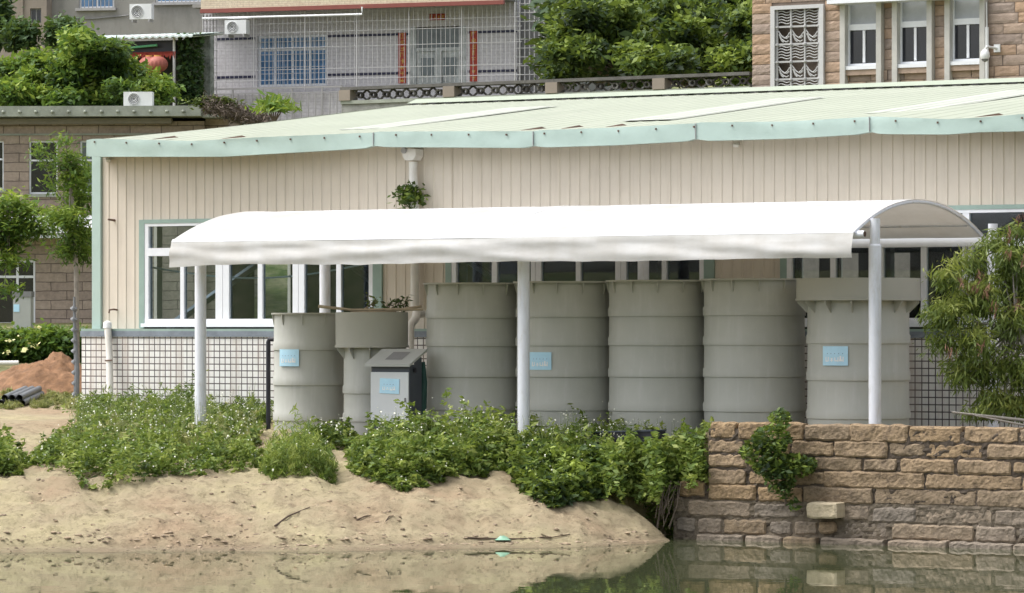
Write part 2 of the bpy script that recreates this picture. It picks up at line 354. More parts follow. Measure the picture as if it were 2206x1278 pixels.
link(n, noise_node(n, geo, 5, 14, .82), bp.inputs['Height']); link(n, bp.outputs[0], b.inputs['Normal'])
mesh_obj('ground', np.stack([GX, GY, GZ], -1).reshape(-1, 3), Q, m_ground, None, None, True, 'structure')
# water
m_water, n, b = newmat('pond_water'); b.inputs['Base Color'].default_value = (.06,.07,.035,1); b.inputs['Roughness'].default_value = .012; b.inputs['IOR'].default_value = 1.42
b.inputs['Specular IOR Level'].default_value = .6
geo = n.nodes.new('ShaderNodeNewGeometry').outputs['Position']
bp = n.nodes.new('ShaderNodeBump'); bp.inputs['Strength'].default_value = .03; bp.inputs['Distance'].default_value = .05
link(n, noise_node(n, geo, 1.6, 3, .5), bp.inputs['Height']); link(n, bp.outputs[0], b.inputs['Normal'])
wq = []
for l_, s_ in ((-70,0), (70,0), (70,51), (-70,51)): wq.append((CAM[0]+AX[0]*s_+RT[0]*l_, CAM[1]+AX[1]*s_+RT[1]*l_, 0.0))
mesh_obj('water', wq, [(0,1,2,3)], m_water, None, None, False, 'structure')
def gh(x, y): return float(ground_h(x, y))

# ------------------------------------------------------------ the hall
XL = hx(212, 0); XR = 22.0; YB = 19.0; ZS = 2.72     # left corner, right end, back, sill height
hall = thing('factory_hall', 'long cream ribbed sheet metal hall with pale green roof and white windows', 'building', (XL, 0, 1.38))
def px_win(px): return hx(px, 0)
Z = lambda px, py: hy(px, py, 0)[1]
zt = Z(320, 482); zb = Z(320, 697); ztr = (Z(320, 552), Z(320, 535))
EZ = Z(212, 333)
wins = [ (px_win(314), px_win(806), [(390,398), (466,481), (482,495), (557,567), (632,644), (645,657), (726,736)]),
         (px_win(975), px_win(1519), [(1061,1072), (1145,1155), (1156,1167), (1242,1252), (1327,1338), (1339,1350), (1427,1437)]),
         (px_win(1697), px_win(1697)+5.1, [(1790,1801), (1893,1904), (1882,1892), (1985,1997), (2074,2084), (2086,2097), (2150,2160)]) ]
holes = [(a, b) for a, b, _ in wins]
# ribbed front wall as a profile swept vertically, cut round the windows
def rib_pts(x0, x1, pitch=.166):
    pts = []; k = math.floor(x0/pitch)
    while k*pitch < x1:
        for o_, d_ in ((0,0), (.118,0), (.130,-.012), (.144,-.012), (.156,0)):
            x = k*pitch+o_
            if x0 < x < x1: pts.append((x, d_))
        k += 1
    f = lambda x: 0.0
    return [(x0, 0.)]+pts+[(x1, 0.)]
wl = MB()
segs = [(XL+.08, holes[0][0], ZS, EZ+.25)]
cur = XL+.08
for a, b in holes:
    segs_ = (cur, a); 
    P = rib_pts(cur, a); wl.grid([[(x, y, ZS) for x, y in P], [(x, y, EZ+.12) for x, y in P]])
    P = rib_pts(a, b); wl.grid([[(x, y, zt+.02) for x, y in P], [(x, y, EZ+.12) for x, y in P]])
    cur = b
P = rib_pts(cur, XR); wl.grid([[(x, y, ZS) for x, y in P], [(x, y, EZ+.12) for x, y in P]])
# end walls and back wall with openings for the far windows
def wall_holes(mb, axis, c, th, a0, a1, z0, z1, hs, hz0, hz1):
    def bx(a, b, p, q):
        if axis == 'x': mb.box(c, c+th, a, b, p, q)
        else: mb.box(a, b, c, c+th, p, q)
    cur = a0
    for a, b in hs:
        bx(cur, a, z0, z1); bx(a, b, z0, hz0); bx(a, b, hz1, z1); cur = b
    bx(cur, a1, z0, z1)
wall_holes(wl, 'x', XL, .06, .03, YB, ZS, EZ+.1, [(.7,1.5), (1.65,3.3), (4.3,5.4), (7.9,8.9)], 2.85, 4.5)
wall_holes(wl, 'x', XR, -.06, .03, YB, ZS, EZ+.1, [(2,6), (8,14)], 2.85, 4.5)
wall_holes(wl, 'y', YB, .06, XL+.07, XR-.07, ZS, EZ+.1, [(-4.35,-3.95), (-3.5,-3.1), (-2.5,-2.0), (7,10), (12,15)], 3.2, 4.2)
wl.build('wall', m_sheet, hall)
# dark lining behind ribs
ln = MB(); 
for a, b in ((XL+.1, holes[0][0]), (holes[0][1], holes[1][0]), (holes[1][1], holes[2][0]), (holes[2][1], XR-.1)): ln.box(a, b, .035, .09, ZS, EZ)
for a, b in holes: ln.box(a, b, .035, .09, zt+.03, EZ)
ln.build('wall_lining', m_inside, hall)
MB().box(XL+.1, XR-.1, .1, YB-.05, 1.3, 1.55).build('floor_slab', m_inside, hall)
# gables
zr = 6.75; yr = 9.4
for x in (XL, XR-.06):
    gb = MB(); gb.add([(x,.01,EZ+.1),(x,YB,EZ+.1),(x,yr,zr-.06),(x+.06,.01,EZ+.1),(x+.06,YB,EZ+.1),(x+.06,yr,zr-.06)], [(0,1,2),(3,5,4),(0,3,4,1),(1,4,5,2),(2,5,3,0)])
    gb.build('gable', m_sheet, hall)
MB().box(XL-.09, XL+.075, -.05, .06, ZS, EZ+.2).build('corner_trim', m_mint, hall)
# plinth, tiled, standing a little proud
PX0 = hx(176, -.22); 
pl = MB(); pl.box(PX0, XR, -.22, .1, 1.1, ZS-.12); pl.box(PX0, XL+.1, .1, YB, 1.1, ZS-.12); pl.build('plinth', m_tile, hall)
sl = MB(); sl.box(PX0-.015, XR, -.24, .1, ZS-.12, ZS-.03); sl.box(PX0-.015, XL+.1, .1, YB, ZS-.12, ZS-.03); sl.build('sill_course', m_slate, hall)
MB().box(PX0, XR, -.235, .03, ZS-.03, ZS+.005).build('sill_flashing', m_trim, hall)
# windows
for wi, (a, b, ms) in enumerate(wins):
    fr = MB(); y0, y1 = -.035, .07
    fr.box(a, a+.075, y0, y1, zb, zt); fr.box(b-.075, b, y0, y1, zb, zt); fr.box(a+.075, b-.075, y0, y1, zt-.045, zt)
    fr.box(a+.075, b-.075, y0, y1, zb, zb+.07); fr.box(a+.075, b-.075, y0-.004, y1, ztr[0], ztr[1])
    for p, q in ms:
        xa, xb = px_win(p), px_win(q); fr.box(xa, xb, y0+.012, y1-.01, zb+.07, ztr[0])
    xs = [a+.075]+[(px_win(ms[i][0])+px_win(ms[i][1]))/2 for i in (1, 4)]+[b-.075]
    for x in xs[1:-1]: fr.box(x-.03, x+.07, y0+.01, y1-.01, ztr[1], zt-.045)
    f = fr.build('window', m_frame, hall)
    MB().box(a+.05, b-.05, .02, .026, zb+.05, zt-.03).build('pane', m_glass, f)
    tr = MB(); tr.box(a-.10, a, -.045, .05, ZS+.01, zt+.06); tr.box(b, b+.16, -.045, .05, ZS+.01, zt+.06); tr.box(a, b, -.045, .05, zt, zt+.06)
    tr.build('window_trim', m_trim, hall)
    MB().box(a-.02, b+.02, -.11, -.03, zb-.055, zb).build('window_sill', m_frame, hall)
# portal frames, braces
for x in (XL+.55, -2.3, 3.1, 8.5, 14):
    for y in (.35, 9.4, YB-.4): MB().box(x-.08, x+.08, y-.1, y+.1, 1.55, 5.0).build('column', m_slate, hall)
for a, b, t_ in (((XL+.5,1.2,2.75), (XL+.5,5.2,4.4), .09), ((XL+.5,5.5,4.3), (XL+.5,9.2,2.75), .09), ((-.4,2.0,2.8), (-2.3,2.0,4.0), .07)): MB().bar(a, b, t_).build('brace', m_slate, hall)
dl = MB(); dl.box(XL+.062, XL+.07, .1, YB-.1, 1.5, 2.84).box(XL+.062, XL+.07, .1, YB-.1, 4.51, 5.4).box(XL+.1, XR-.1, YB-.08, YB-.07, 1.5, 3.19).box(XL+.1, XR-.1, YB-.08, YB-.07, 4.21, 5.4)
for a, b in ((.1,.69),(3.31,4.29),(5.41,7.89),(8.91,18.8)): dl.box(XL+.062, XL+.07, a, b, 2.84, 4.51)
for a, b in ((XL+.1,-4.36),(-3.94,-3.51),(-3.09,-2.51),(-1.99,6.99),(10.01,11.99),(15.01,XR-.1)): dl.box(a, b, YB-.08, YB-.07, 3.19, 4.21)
dl.build('added_dark_lining', m_inside, hall)  # near-black lining added over the end and back walls to darken the interior
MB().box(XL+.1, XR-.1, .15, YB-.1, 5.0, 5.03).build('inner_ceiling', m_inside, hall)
for p, q in ((1075,1112), (992,1006)): MB().box(hx(p,.25), hx(q,.25), .24, .27, 2.7, 4.5).build('curtain', m_navyc, hall)
# roof
rf = MB(); YE = -.45; XLv = hx(186, YE-.05)
FT = [(188,302),(205,299),(420,304),(560,296),(803,286),(812,284),(1000,283),(1150,283),(1158,281),(1330,275),(1498,266),(1506,264),(1700,262),(1872,252),(1880,251),(2040,257),(2110,254),(2206,246),(2400,236)]
FB = [(188,337),(205,338),(420,338),(480,338),(803,319),(812,317),(1000,318),(1140,319),(1165,318),(1330,313),(1490,304),(1512,304),(1700,299),(1864,289),(1888,289),(2040,290),(2110,285),(2206,283),(2400,274)]
fxt = [hy(p, q, YE-.03) for p, q in FT]; fxb = [hy(p, q, YE-.03) for p, q in FB]
fxt[0] = (XLv, fxt[0][1]); fxb[0] = (XLv, fxb[0][1])
def fint(tab, x): 
    X_ = [t[0] for t in tab]; z_ = [t[1] for t in tab]
    if x > X_[-1]: return z_[-1]
    return float(np.interp(x, X_, z_))
ze = fint(fxt, 0)-.012
def roofz(Y, x=None):
    if x is not None and Y < 4: return roofz(Y)+(fint(fxt, x)-.012-ze)*(1-(Y-YE)/(4-YE))
    return ze+(zr-ze)*(Y-YE)/(yr-YE) if Y <= yr else zr-(zr-ze)*(Y-yr)/(yr-YE)
prof = []; x = XLv
while x < XR+.3: prof += [(x, 0), (x+.20, 0), (x+.215, .007), (x+.245, .007), (x+.26, 0)]; x += .28
rows = []
for Y in (YE, .6, 2, 4.5, 7, yr): rows.append([(x, Y, roofz(Y, x)+d) for x, d in prof])
rf.grid(rows); rows = [[(x, Y, roofz(Y)+d) for x, d in prof] for Y in (yr, 14, YB+.4)]; rf.grid(rows)
rf.grid([[(XLv, Y, roofz(Y)-.10), (XR+.3, Y, roofz(Y)-.10)] for Y in (YE+.02, yr, YB+.38)])
for Y0, Y1 in ((YE, yr), (yr, YB+.4)):
    rf.add([(XLv,Y0,roofz(Y0)+.01),(XLv,Y1,roofz(Y1)+.01),(XLv,Y1,roofz(Y1)-.05),(XLv,Y0,roofz(Y0)-.05)], [(0,1,2,3)])
rf.build('roof', m_roof, hall)
for pxa in (905, 1500, 2010):       # translucent sheets let into the roof
    xa = hx(pxa, 3.2)*1.0
    d = ray(pxa); s_ = (3.6-CAM[1])/d[1]; xa = CAM[0]+d[0]*s_
    sk = MB()
    for k in range(3): sk.add([(xa+k*.28-.05, Y, roofz(Y)+h_) for Y, h_ in ((1.2,.021), (6.6,.021))]+[(xa+k*.28+.2, Y, roofz(Y)+.021) for Y in (6.6, 1.2)], [(0,3,2,1)])
    sk.add([(xa-.08, 1.2, roofz(1.2)+.017), (xa+.86, 1.2, roofz(1.2)+.017), (xa+.86, 6.6, roofz(6.6)+.017), (xa-.08, 6.6, roofz(6.6)+.017)], [(0,1,2,3)])
    sk.build('skylight', m_sky, hall)
rc = MB()
for sgn in (-1, 1): rc.add([(XLv-.02,yr,zr+.09),(XR+.3,yr,zr+.09),(XR+.3,yr+sgn*.32,zr-.002),(XLv-.02,yr+sgn*.32,zr-.002)], [(0,1,2,3)] if sgn < 0 else [(3,2,1,0)])
rc.build('ridge_cap', m_mint if False else M('ridge_cap_sheet', (.33,.37,.28), .45, .05), hall)
P0 = []; P1 = []; x = XLv+.1
while x < XR:
    L_ = random.uniform(.09,.2); hgt = .032 if random.random() < .8 else .006
    for xx, h_ in ((x, .003), (x+.01, hgt), (x+L_, hgt*.8), (x+L_+.01, .003)): P0.append((xx, yr-.345, zr-.036)); P1.append((xx, yr-.338, zr-.036+h_))
    x += .336
MB().grid([P0, P1]).build('ridge_gap', m_dark, hall)
# fascia, dented, in lengths
fa = MB(); N = 260; xs = np.linspace(XLv, XR+.3, N)
rows = [[], [], [], [], [], []]
joints = [hx(p, YE) for p in (808, 1152, 1502, 1876)]
for x in xs:
    zt_, zb_ = fint(fxt, x), fint(fxb, x)
    jd = min(abs(x-j) for j in joints); pin = .03*math.exp(-(jd/.10)**2)
    for k, (f_, dy) in enumerate(((1.0,.10), (1.0,0), (.72,0), (.4,0), (0.,0), (0.,.10))):
        w_ = .014*nz(x*1.1, k*.7)+.010*nz(x*3.3, k*1.3, 5)
        z_ = zb_+(zt_-zb_)*f_ + (pin if f_ == 0 else 0)
        rows[k].append((x, YE-.05+dy+(w_ if dy == 0 else 0)+pin*.5, z_))
fa.grid(rows); fo = fa.build('fascia', m_mint, hall, True)
MB().box(XLv, XLv+.012, YE-.05, 0, fint(fxb, XLv), fint(fxt, XLv)).build('fascia_end', m_mint, hall)
x = XL+.3
while x < XR-.5:
    z_ = fint(fxt, x)-.05; MB().box(x-.009, x+.009, YE-.072, YE-.03, z_-.014, z_+.012).build('fascia_rivet', m_rust, hall); x += .62+random.uniform(-.02,.02)
for j in joints: MB().box(j-.003, j+.003, YE-.062, YE-.02, fint(fxb, j)+.03, fint(fxt, j)-.005).build('fascia_joint', m_bars, hall)
# ragged lifted sheet ends on the eave
for p in (335, 485, 1128, 1215, 1310, 2105):
    X_ = hx(p, YE+.1); L_ = random.uniform(.1,.22)
    rg = MB(); zx = fint(fxt, X_)
    rg.add([(X_,YE+.0,zx+.015),(X_+L_,YE+.35,roofz(YE+.35,X_)+.05),(X_+L_+.05,YE+.4,roofz(YE+.4,X_)+.02),(X_+.03,YE+.0,zx+.012)], [(0,1,2,3)]); rg.build('lifted_edge', m_rust, hall)
# small fixtures on the wall
X_, Z_ = hy(247, 475, 0); MB().tube([(X_,0,Z_), (X_-.02,-.12,Z_+.01), (X_-.02,-.14,Z_+.01)], [.02,.014,.014]).build('wall_peg', m_rust, hall)
X_, Z_ = hy(253, 668, 0); MB().tube([(X_,0,Z_), (X_,-.1,Z_+.01), (X_-.06,-.13,Z_), (X_-.07,-.13,Z_-.05)], .014).build('wall_tap', m_rust, hall)
for p, q in ((238, 345), (1590, 313)):
    X_, Z_ = hy(p, q, 0); MB().lathe((X_,-.06,Z_-.03), [(.04,0),(.05,.03),(.03,.06)], 14).build('vent_cap', m_pvc, hall, True)
# wiring slung inside the hall
c = []; 
for i in range(30): t = i/29; x = XL+.5+5.2*t; c.append((x, .5, 3.72-.26*math.sin(math.pi*min(1, t*1.1))+.12*t))
tag(MB().tube(c, .014, 8).build('hanging_cable', m_white, None, True), 'white cable sagging behind the left window panes of the hall', 'cable')

# downpipe
dpx = hx(890, -.12)
dp = thing('downpipe', 'white rain pipe with square hopper under the green eave', 'drain pipe', (dpx, -.12, 1.9))
zz = lambda py: hy(890, py, -.12)[1]
MB().prism([(dpx-.115,zz(322)),(dpx-.115,zz(336)),(dpx-.07,zz(346)),(dpx+.07,zz(346)),(dpx+.115,zz(336)),(dpx+.115,zz(322))], -.24, -.02).build('hopper', m_pvc, dp)
MB().tube([(dpx,-.12,zz(349)), (dpx+.0,-.12,zz(380)), (dpx+.03,-.12,zz(450)), (dpx+.03,-.12,zz(664))], .066, 16).build('pipe', m_pvc, dp, True)
MB().tube([(dpx-.08,-.2,zz(325)), (dpx-.08,-.27,zz(325))], .045, 12).build('overflow_cap', m_bars, dp)
a = hy(900, 676, -.6); b = hy(884, 700, -.9); c = hy(884, 756, -1.1)
tag(MB().tube([(a[0],-.45,a[1]), (a[0]-.02,-.6,a[1]+.01), (b[0]+.03,-.8,b[1]+.09), (b[0],-.9,b[1]), (c[0],-1.1,c[1])], [.062,.065,.062,.06,.055], 14).build('drain_bend', m_pvc, None, True), 'bent white pipe elbow behind the control cabinet beside the first tall tank', 'pipe')
a = hy(222, 702, -.42); b = hy(241, 862, -.42)
lp = thing('leaning_pipe', 'white plastic pipe leaning against the tiled plinth', 'pipe', (b[0], -.45, b[1]-.2))
MB().tube([(a[0],-.30,a[1]+.01), (a[0]+.06,-.33,hy(229,770,-.4)[1]), (b[0]+.02,-.5,b[1]-.2)], .055, 14).build('pipe', m_pvc, lp, True)
MB().tube([(a[0]-.002,-.30,a[1]-.04), (a[0]-.008,-.29,a[1]+.05), (a[0]-.01,-.285,a[1]+.07)], [.068,.066,.03], 14).build('end_cap', m_white, lp, True)
MB().tube([(hx(234,-.4)-.065,-.40,hy(234,777,-.4)[1]), (hx(234,-.4)+.065,-.40,hy(234,776,-.4)[1])], .012, 6).build('wire_tie', m_rust, lp)
a = hy(578, 731, -2.3)
tag(MB().tube([(hx(588,-2.3)+.03,-2.3,a[1]), (a[0]+.02,-2.3,a[1]), (a[0],-2.3,a[1]-.04), (a[0],-2.3,1.25)], .034, 12).build('black_pipe', m_black, None, True), 'thin black upright pipe with an elbow beside the short tank', 'pipe')

# ------------------------------------------------------------ canopy
YF, YK = -3.86, -.6; YE2 = -4.36; YB2 = -.08; CX0 = hx(373, YE2); CX1 = hx(1842, YE2)
can = thing('barrel_canopy', 'white fabric barrel vault canopy on round white posts over the tanks', 'canopy', (CX0, YF, 1.2))
ez = 3.98; crown = .46
def arcz(Y):
    u = (Y-YE2)/(YB2-YE2)*2-1; Rr = ((YB2-YE2)**2/4+crown**2)/(2*crown); return ez-(Rr-crown)+math.sqrt(Rr*Rr-(u*(YB2-YE2)/2)**2)
rows = []; XSn = np.linspace(CX0, CX1, 320)
ribsx = [CX0+.02, (CX0+CX1)/2-.03, CX1-.02]
for j in range(41):
    Y = YE2+(YB2-YE2)*j/40; row = []
    for x in XSn:
        t = (x-CX0)/(CX1-CX0); sag = -.028*abs(math.sin(t*2*math.pi))*math.sin(math.pi*j/40)+.006*nz(x*1.5, Y*2)
        row.append((x, Y, arcz(Y)+sag))
    rows.append(row)
MB().grid(rows).build('cover', m_fabric, can, True)
rows = []
H0 = [(0,.385),(.05,.36),(.12,.345),(.3,.37),(.45,.35),(.52,.345),(.7,.36),(.9,.34),(1,.345)]
for k in range(19):
    f_ = k/18; row = []
    for x in XSn:
        t = (x-CX0)/(CX1-CX0); hgt = float(np.interp(t, [h[0] for h in H0], [h[1] for h in H0])) + .003*math.sin(x*9)+.004*nz(x*4)
        swag = .038*nz(x*.35+f_*1.5, f_*1.1, 3)+.018*nz(x*.9-f_*2.0, f_*1.6, 9)+.004*nz(x*4-f_*2, f_*2, 2)
        y = YE2-.035-.07*math.sin(f_*math.pi*.6)+(swag*min(1, f_*3))
        row.append((x, y, ez-.005-hgt*f_))
    rows.append(row)
MB().grid(rows, flip=True).build('valance', m_fabric, can, True)
# rolled hem over the right end

fx = hx(1885, YF); 
MB().grid([[(x, YE2-.012-d_, ez+.012-d_*1.1-.0) for x in XSn] for d_ in (.0,.035)], flip=True).build('eave_seam', m_post, can, True)
front = [(hx(432, YF), YF), (hx(1128, YF), YF), (fx, YF)]; back = [(hx(700, YK), YK), (hx(1386, YK), YK), (hx(2139, YK), YK)]
for (x, y) in front+back:
    top = arcz(y)-.03
    pm = MB(); pm.tube([(x,y,gh(x,y)-.15), (x,y,top-.35), (x,y,top-.33), (x,y,top)], [.082,.082,.066,.066], 24); pm.build('post', m_post, can, True)
for x in ribsx: MB().tube([(x, YE2+(YB2-YE2)*j/30, arcz(YE2+(YB2-YE2)*j/30)-.035) for j in range(31)], .022, 10).build('arch', m_post, can, True)
for y, z in ((YF, arcz(YF)-.07), (YK, arcz(YK)-.07), ((YF+YK)/2, arcz((YF+YK)/2)-.04)): MB().tube([(CX0+.03,y,z+.02), (CX1-.06,y,z+.02)], .016, 8).build('purlin', m_post, can, True)
tb = MB().tube([(CX0+.05,YE2+.07,ez-.06), (CX1+.10,YE2+.07,ez-.045)], .045, 14).build('eave_tube', m_post, can, True)
MB().tube([(CX1+.10,YE2+.07,ez-.045), (CX1+.108,YE2+.07,ez-.045)], .036, 14).build('tube_end', m_rust, tb)
xm_ = (CX0+CX1)/2-.03; MB().grid([[(xm_+dx_+.12*math.sin(j/40*3), YE2+(YB2-YE2)*j/40, arcz(YE2+(YB2-YE2)*j/40)+.006) for dx_ in (0,.02)] for j in range(41)]).build('seam', m_post, can, True)

# ------------------------------------------------------------ tanks
def make_tank(name, label, X, Y, Rb, z0, ztop, bands, Rf=None, head=None, neck=None, ngus=12, group=None, ph=0.):
    t = thing(name, label, 'tank', (X, Y, z0), 0, group)
    Hb = ztop-z0; pr = [(Rb, 0)]
    for zb_ in bands:
        zc = zb_-z0; pr += [(Rb, zc-.052), (Rb+.017, zc-.049), (Rb+.018, zc+.055), (Rb+.004, zc+.075)]
    zhead = (head[1]-z0) if head else Hb
    pr += [(Rb, zhead-.01)]
    b_ = MB(); b_.lathe((X,Y,z0), pr, 72, (True, not head))
    b_.build('body', m_tank, t, True)
    if head:
        Rh, zh0, zh1 = head; 
        h = MB(); h.lathe((X,Y,z0), [(Rb-.02,zh0-z0-.018),(Rh+.012,zh0-z0-.018),(Rh+.012,zh0-z0+.012),(Rh,zh0-z0+.014),(Rh,zh1-z0),(Rh-.03,zh1-z0),(Rh-.03,zh0-z0+.12)], 72, (False, True)); h.build('head', m_tankhead, t, True)
        zg = zh0-.02; Rg = Rh-.01; gh_ = .16
    else:
        MB().lathe((X,Y,z0), [(Rb-.02,Hb-.012),(Rf,Hb-.012),(Rf,Hb+.012),(Rb-.05,Hb+.012)], 72, (False, True)).build('rim', m_tankhead, t, True)
        zg = ztop-.013; Rg = Rf-.008; gh_ = .15
    for k in range(ngus):
        a = 2*math.pi*(k+ph)/ngus
        ca, sa = math.cos(a), math.sin(a); T = Matrix.Translation((X, Y, 0)) @ Matrix.Rotation(a, 4, 'Z')
        g = MB(T); g.prism([(Rb-.01, zg), (Rg, zg), (Rg, zg-.03), (Rb+.01, zg-gh_), (Rb-.01, zg-gh_)], -.007, .007); g.build('bracket', m_tank, t)
    return t
def plate(parent, X, Y, Rb, px, py, w, h, seed):
    """pale blue information plate bent onto the tank"""
    lx = hx(px, Y-Rb*.85); rnd = random.Random(seed)
    d = ray(px); ox, oy = CAM[0]-X, CAM[1]-Y           # first hit of the view ray with the cylinder
    A = d[0]**2+d[1]**2; B = 2*(ox*d[0]+oy*d[1]); C = ox*ox+oy*oy-(Rb+.02)**2; k = (-B-math.sqrt(max(0, B*B-4*A*C)))/(2*A)
    hxw, hyw = CAM[0]+d[0]*k, CAM[1]+d[1]*k; ang = math.atan2(hyw-Y, hxw-X); zc = CAM[2]-(py-HOR)*k/F
    def curved(u0, u1, v0, v1, off):
        n = 7; P = []
        for v in (v0, v1): P.append([(X+(Rb+off)*math.cos(ang+u/Rb), Y+(Rb+off)*math.sin(ang+u/Rb), zc+v) for u in np.linspace(u0, u1, n)])
        return P
    pm = MB(); pm.grid(curved(-w/2, w/2, -h/2, h/2, .024)); pm.grid(curved(-w/2, w/2, -h/2, h/2, .018), flip=True)
    for u in (-w/2, w/2):
        pm.grid([[(X+(Rb+o_)*math.cos(ang+u/Rb), Y+(Rb+o_)*math.sin(ang+u/Rb), zc+v) for o_ in (.018,.024)] for v in (-h/2, h/2)])
    p = pm.build('sign_plate', m_blue, parent)
    q = MB()
    for u0, u1, v0, v1 in ((-.37,-.33,-.30,-.04), (-.33,-.26,-.30,-.24), (-.27,-.23,-.28,-.06), (-.18,-.04,-.24,-.20), (-.16,-.06,-.14,-.11), (-.13,-.09,-.30,-.14), (.0,.04,-.28,-.08), (.04,.12,-.28,-.22), (.12,.16,-.30,-.06), (.18,.30,-.28,-.18), (.20,.26,-.18,-.0), (.31,.35,-.30,-.04)): q.grid(curved(u0*w, u1*w, v0*h, v1*h, .027))
    q.build('sign_print', m_white, p)
    q = MB()
    for i in range(5):
        u = -.30+.15*i; q.grid(curved(u*w, (u+.03)*w, .10*h, .14*h, .030))
    q.grid(curved(-.46*w, .46*w, .40*h, .43*h, .030)) if False else None
    q.build('sign_lettering', m_ink, p)
GZ0 = 1.22
BL = [1.62+.385*k for k in range(4)]
def zat(px, py, Y): return hy(px, py, Y)[1]
yt = -2.0
bandz = [zat(1600, p, yt) for p in (884, 803, 741, 676)][::1]
bandz = [zat(1600, 893-11, yt), zat(1600, 813, yt)+.03, zat(1600, 740, yt)+.0, zat(1600, 677, yt)]
grp = 'tall grey storage tanks in a row'
TX = [hx(1023, yt), None, hx(1419, yt), hx(1625, yt)]; TX[1] = (TX[0]+TX[2])/2
topz = zat(1600, 608, yt)
t0 = make_tank('storage_tank', 'tall grey tank next to the control cabinet, first of the four plain tall tanks', TX[0], yt, .683, GZ0, topz, bandz, .735, group=grp, ph=.35)
labs = [None, 'tall grey tank just right of the middle front post with a blue sign', 'tall grey unsigned tank, third of the four plain tall tanks', 'tall grey unsigned tank beside the wide headed tank']
big = [t0]
for i in (1, 2, 3):
    c = copy_tree(t0); c.location = (TX[i], yt, GZ0+(.0, .012, .02, .03)[i]); c.rotation_euler = (0, 0, R((0,9,-14,21)[i])); c['label'] = labs[i]; big.append(c)
    WM[c] = Matrix.Translation(c.location) @ Matrix.Rotation(c.rotation_euler.z, 4, 'Z')
plate(big[1], TX[1], yt, .683, 1163, 778, .34, .245, 1)
y5 = -2.28; x5 = hx(1849, y5)
t5 = make_tank('storage_tank', 'tall grey tank with a wide drum head and blue sign, behind the right front post', x5, y5, .675, GZ0, zat(1849,600,y5), [zat(1849,893,y5), zat(1849,811,y5), zat(1849,732,y5)], head=(.825, zat(1849,645,y5), zat(1849,600,y5)), ngus=14, ph=.2)
plate(t5, x5, y5, .675, 1798, 767, .36, .255, 2)
ya = -2.2; xa = hx(667, ya)
ta = make_tank('storage_tank', 'short narrow grey tank with a blue sign beside the thin black pipe', xa, ya, .515, 1.1, zat(667,676,ya), [zat(667,898,ya), zat(667,822,ya), zat(667,747,ya)], .555, ngus=10, ph=.1)
plate(ta, xa, ya, .515, 621, 771, .33, .245, 3)
yb_ = -2.42; xb = hx(801, yb_)
tb_ = make_tank('storage_tank', 'short grey tank with a deep drum head behind the control cabinet', xb, yb_, .40, 1.1, zat(800,673,yb_), [zat(800,900,yb_), zat(800,840,yb_)], head=(.52, zat(800,746,yb_), zat(800,673,yb_)), ngus=10, ph=.3)
# bamboo and the sprouting plants on top of the deep headed tank
def leaves_from(P, U, Wd, tone):                 # P centre, U half-length vectors, Wd half-width vectors
    n = len(P); V = np.empty((n, 4, 3)); V[:,0] = P-U; V[:,1] = P+Wd*1.0+U*.05; V[:,2] = P+U; V[:,3] = P-Wd*1.0+U*.05
    return V.reshape(-1, 3), np.arange(n*4).reshape(n, 4), np.repeat(tone, 4)
def unit(v): return v/np.maximum(1e-9, np.linalg.norm(v, axis=-1, keepdims=True))
def leaf_cloud(P, size, aspect=.45, droop=.0, up=.6, tone=None, out=None, jit=.35):
    n = len(P); D = RNG.normal(size=(n, 3)); D[:,2] = D[:,2]*.5-droop
    if out is not None: D = D*.7+out
    D = unit(D); Nn = RNG.normal(size=(n, 3))*.6; Nn[:,2] += up; Wd = unit(np.cross(D, Nn))
    s = size*(1+jit*RNG.normal(size=n)).clip(.4, 2)[:,None]
    if tone is None: tone = RNG.random(n)
    return leaves_from(P, D*s, Wd*s*aspect, tone)
def build_leaves(name, parts, mat, parent=None, kind=None):
    V = []; Q_ = []; T_ = []; o = 0
    for v, q, t in parts: V.append(v); Q_.append(q+o); T_.append(t); o += len(v)
    return mesh_obj(name, np.concatenate(V), np.concatenate(Q_), mat, parent, np.concatenate(T_), False, kind)
def tone_from(P, lo=.2, hi=.8, f=1.5):           # leaf colour varies in clumps
    return (lo+(hi-lo)*(.5+.5*nzs(P[:,0]*f*3, P[:,1]*f*3+P[:,2]*f*4)) + RNG.normal(size=len(P))*.16).clip(0, 1)
def sprig(name, label, cat, base, h, n, size, mat, spread=.1, lean=(0,0,0), stems=5, cl=1.0):
    base = Vector(base); t = thing(name, label, cat, base); st = MB(); Ps = []
    for i in range(stems):
        a = random.uniform(0, 6.28); tip = base+Vector((math.cos(a)*spread, math.sin(a)*spread, h*random.uniform(.6,1)))+Vector(lean)
        mid = (base+tip)/2+Vector((random.uniform(-.02,.02), 0, .02)); st.tube([base+Vector((math.cos(a)*.01,math.sin(a)*.01,-.03)), mid, tip], [.006,.005,.002], 5)
        k = max(2, n//stems)
        for j in range(k):
            u = .15+.85*random.random()**.7; p = base.lerp(tip, u); Ps.append(p+Vector((random.gauss(0,.35*spread*cl), random.gauss(0,.35*spread*cl), random.gauss(0,.02))))
    st.build('stem', m_bark, t); P = np.array([tuple(p) for p in Ps])
    build_leaves('foliage', [leaf_cloud(P, size, .4, .1, tone=tone_from(P))], mat, t); return t
zt4 = zat(800, 671, yb_)
tag(MB().tube([at(686,660,53.0), at(760,668,52.9), at(850,667,52.9), at(912,667,52.9)], [.022,.018,.02,.016], 8).build('bamboo_pole', m_bamboo, None, True), 'long bamboo pole lying across the deep headed tank, thick end left', 'pole', 'bamboo poles across the tank')
tag(MB().tube([at(755,674,53.3), at(830,672,53.3), at(908,660,53.2)], [.016,.02,.018], 8).build('bamboo_pole', m_bamboo, None, True), 'shorter bamboo pole crossing behind the long one on the deep headed tank', 'pole', 'bamboo poles across the tank')
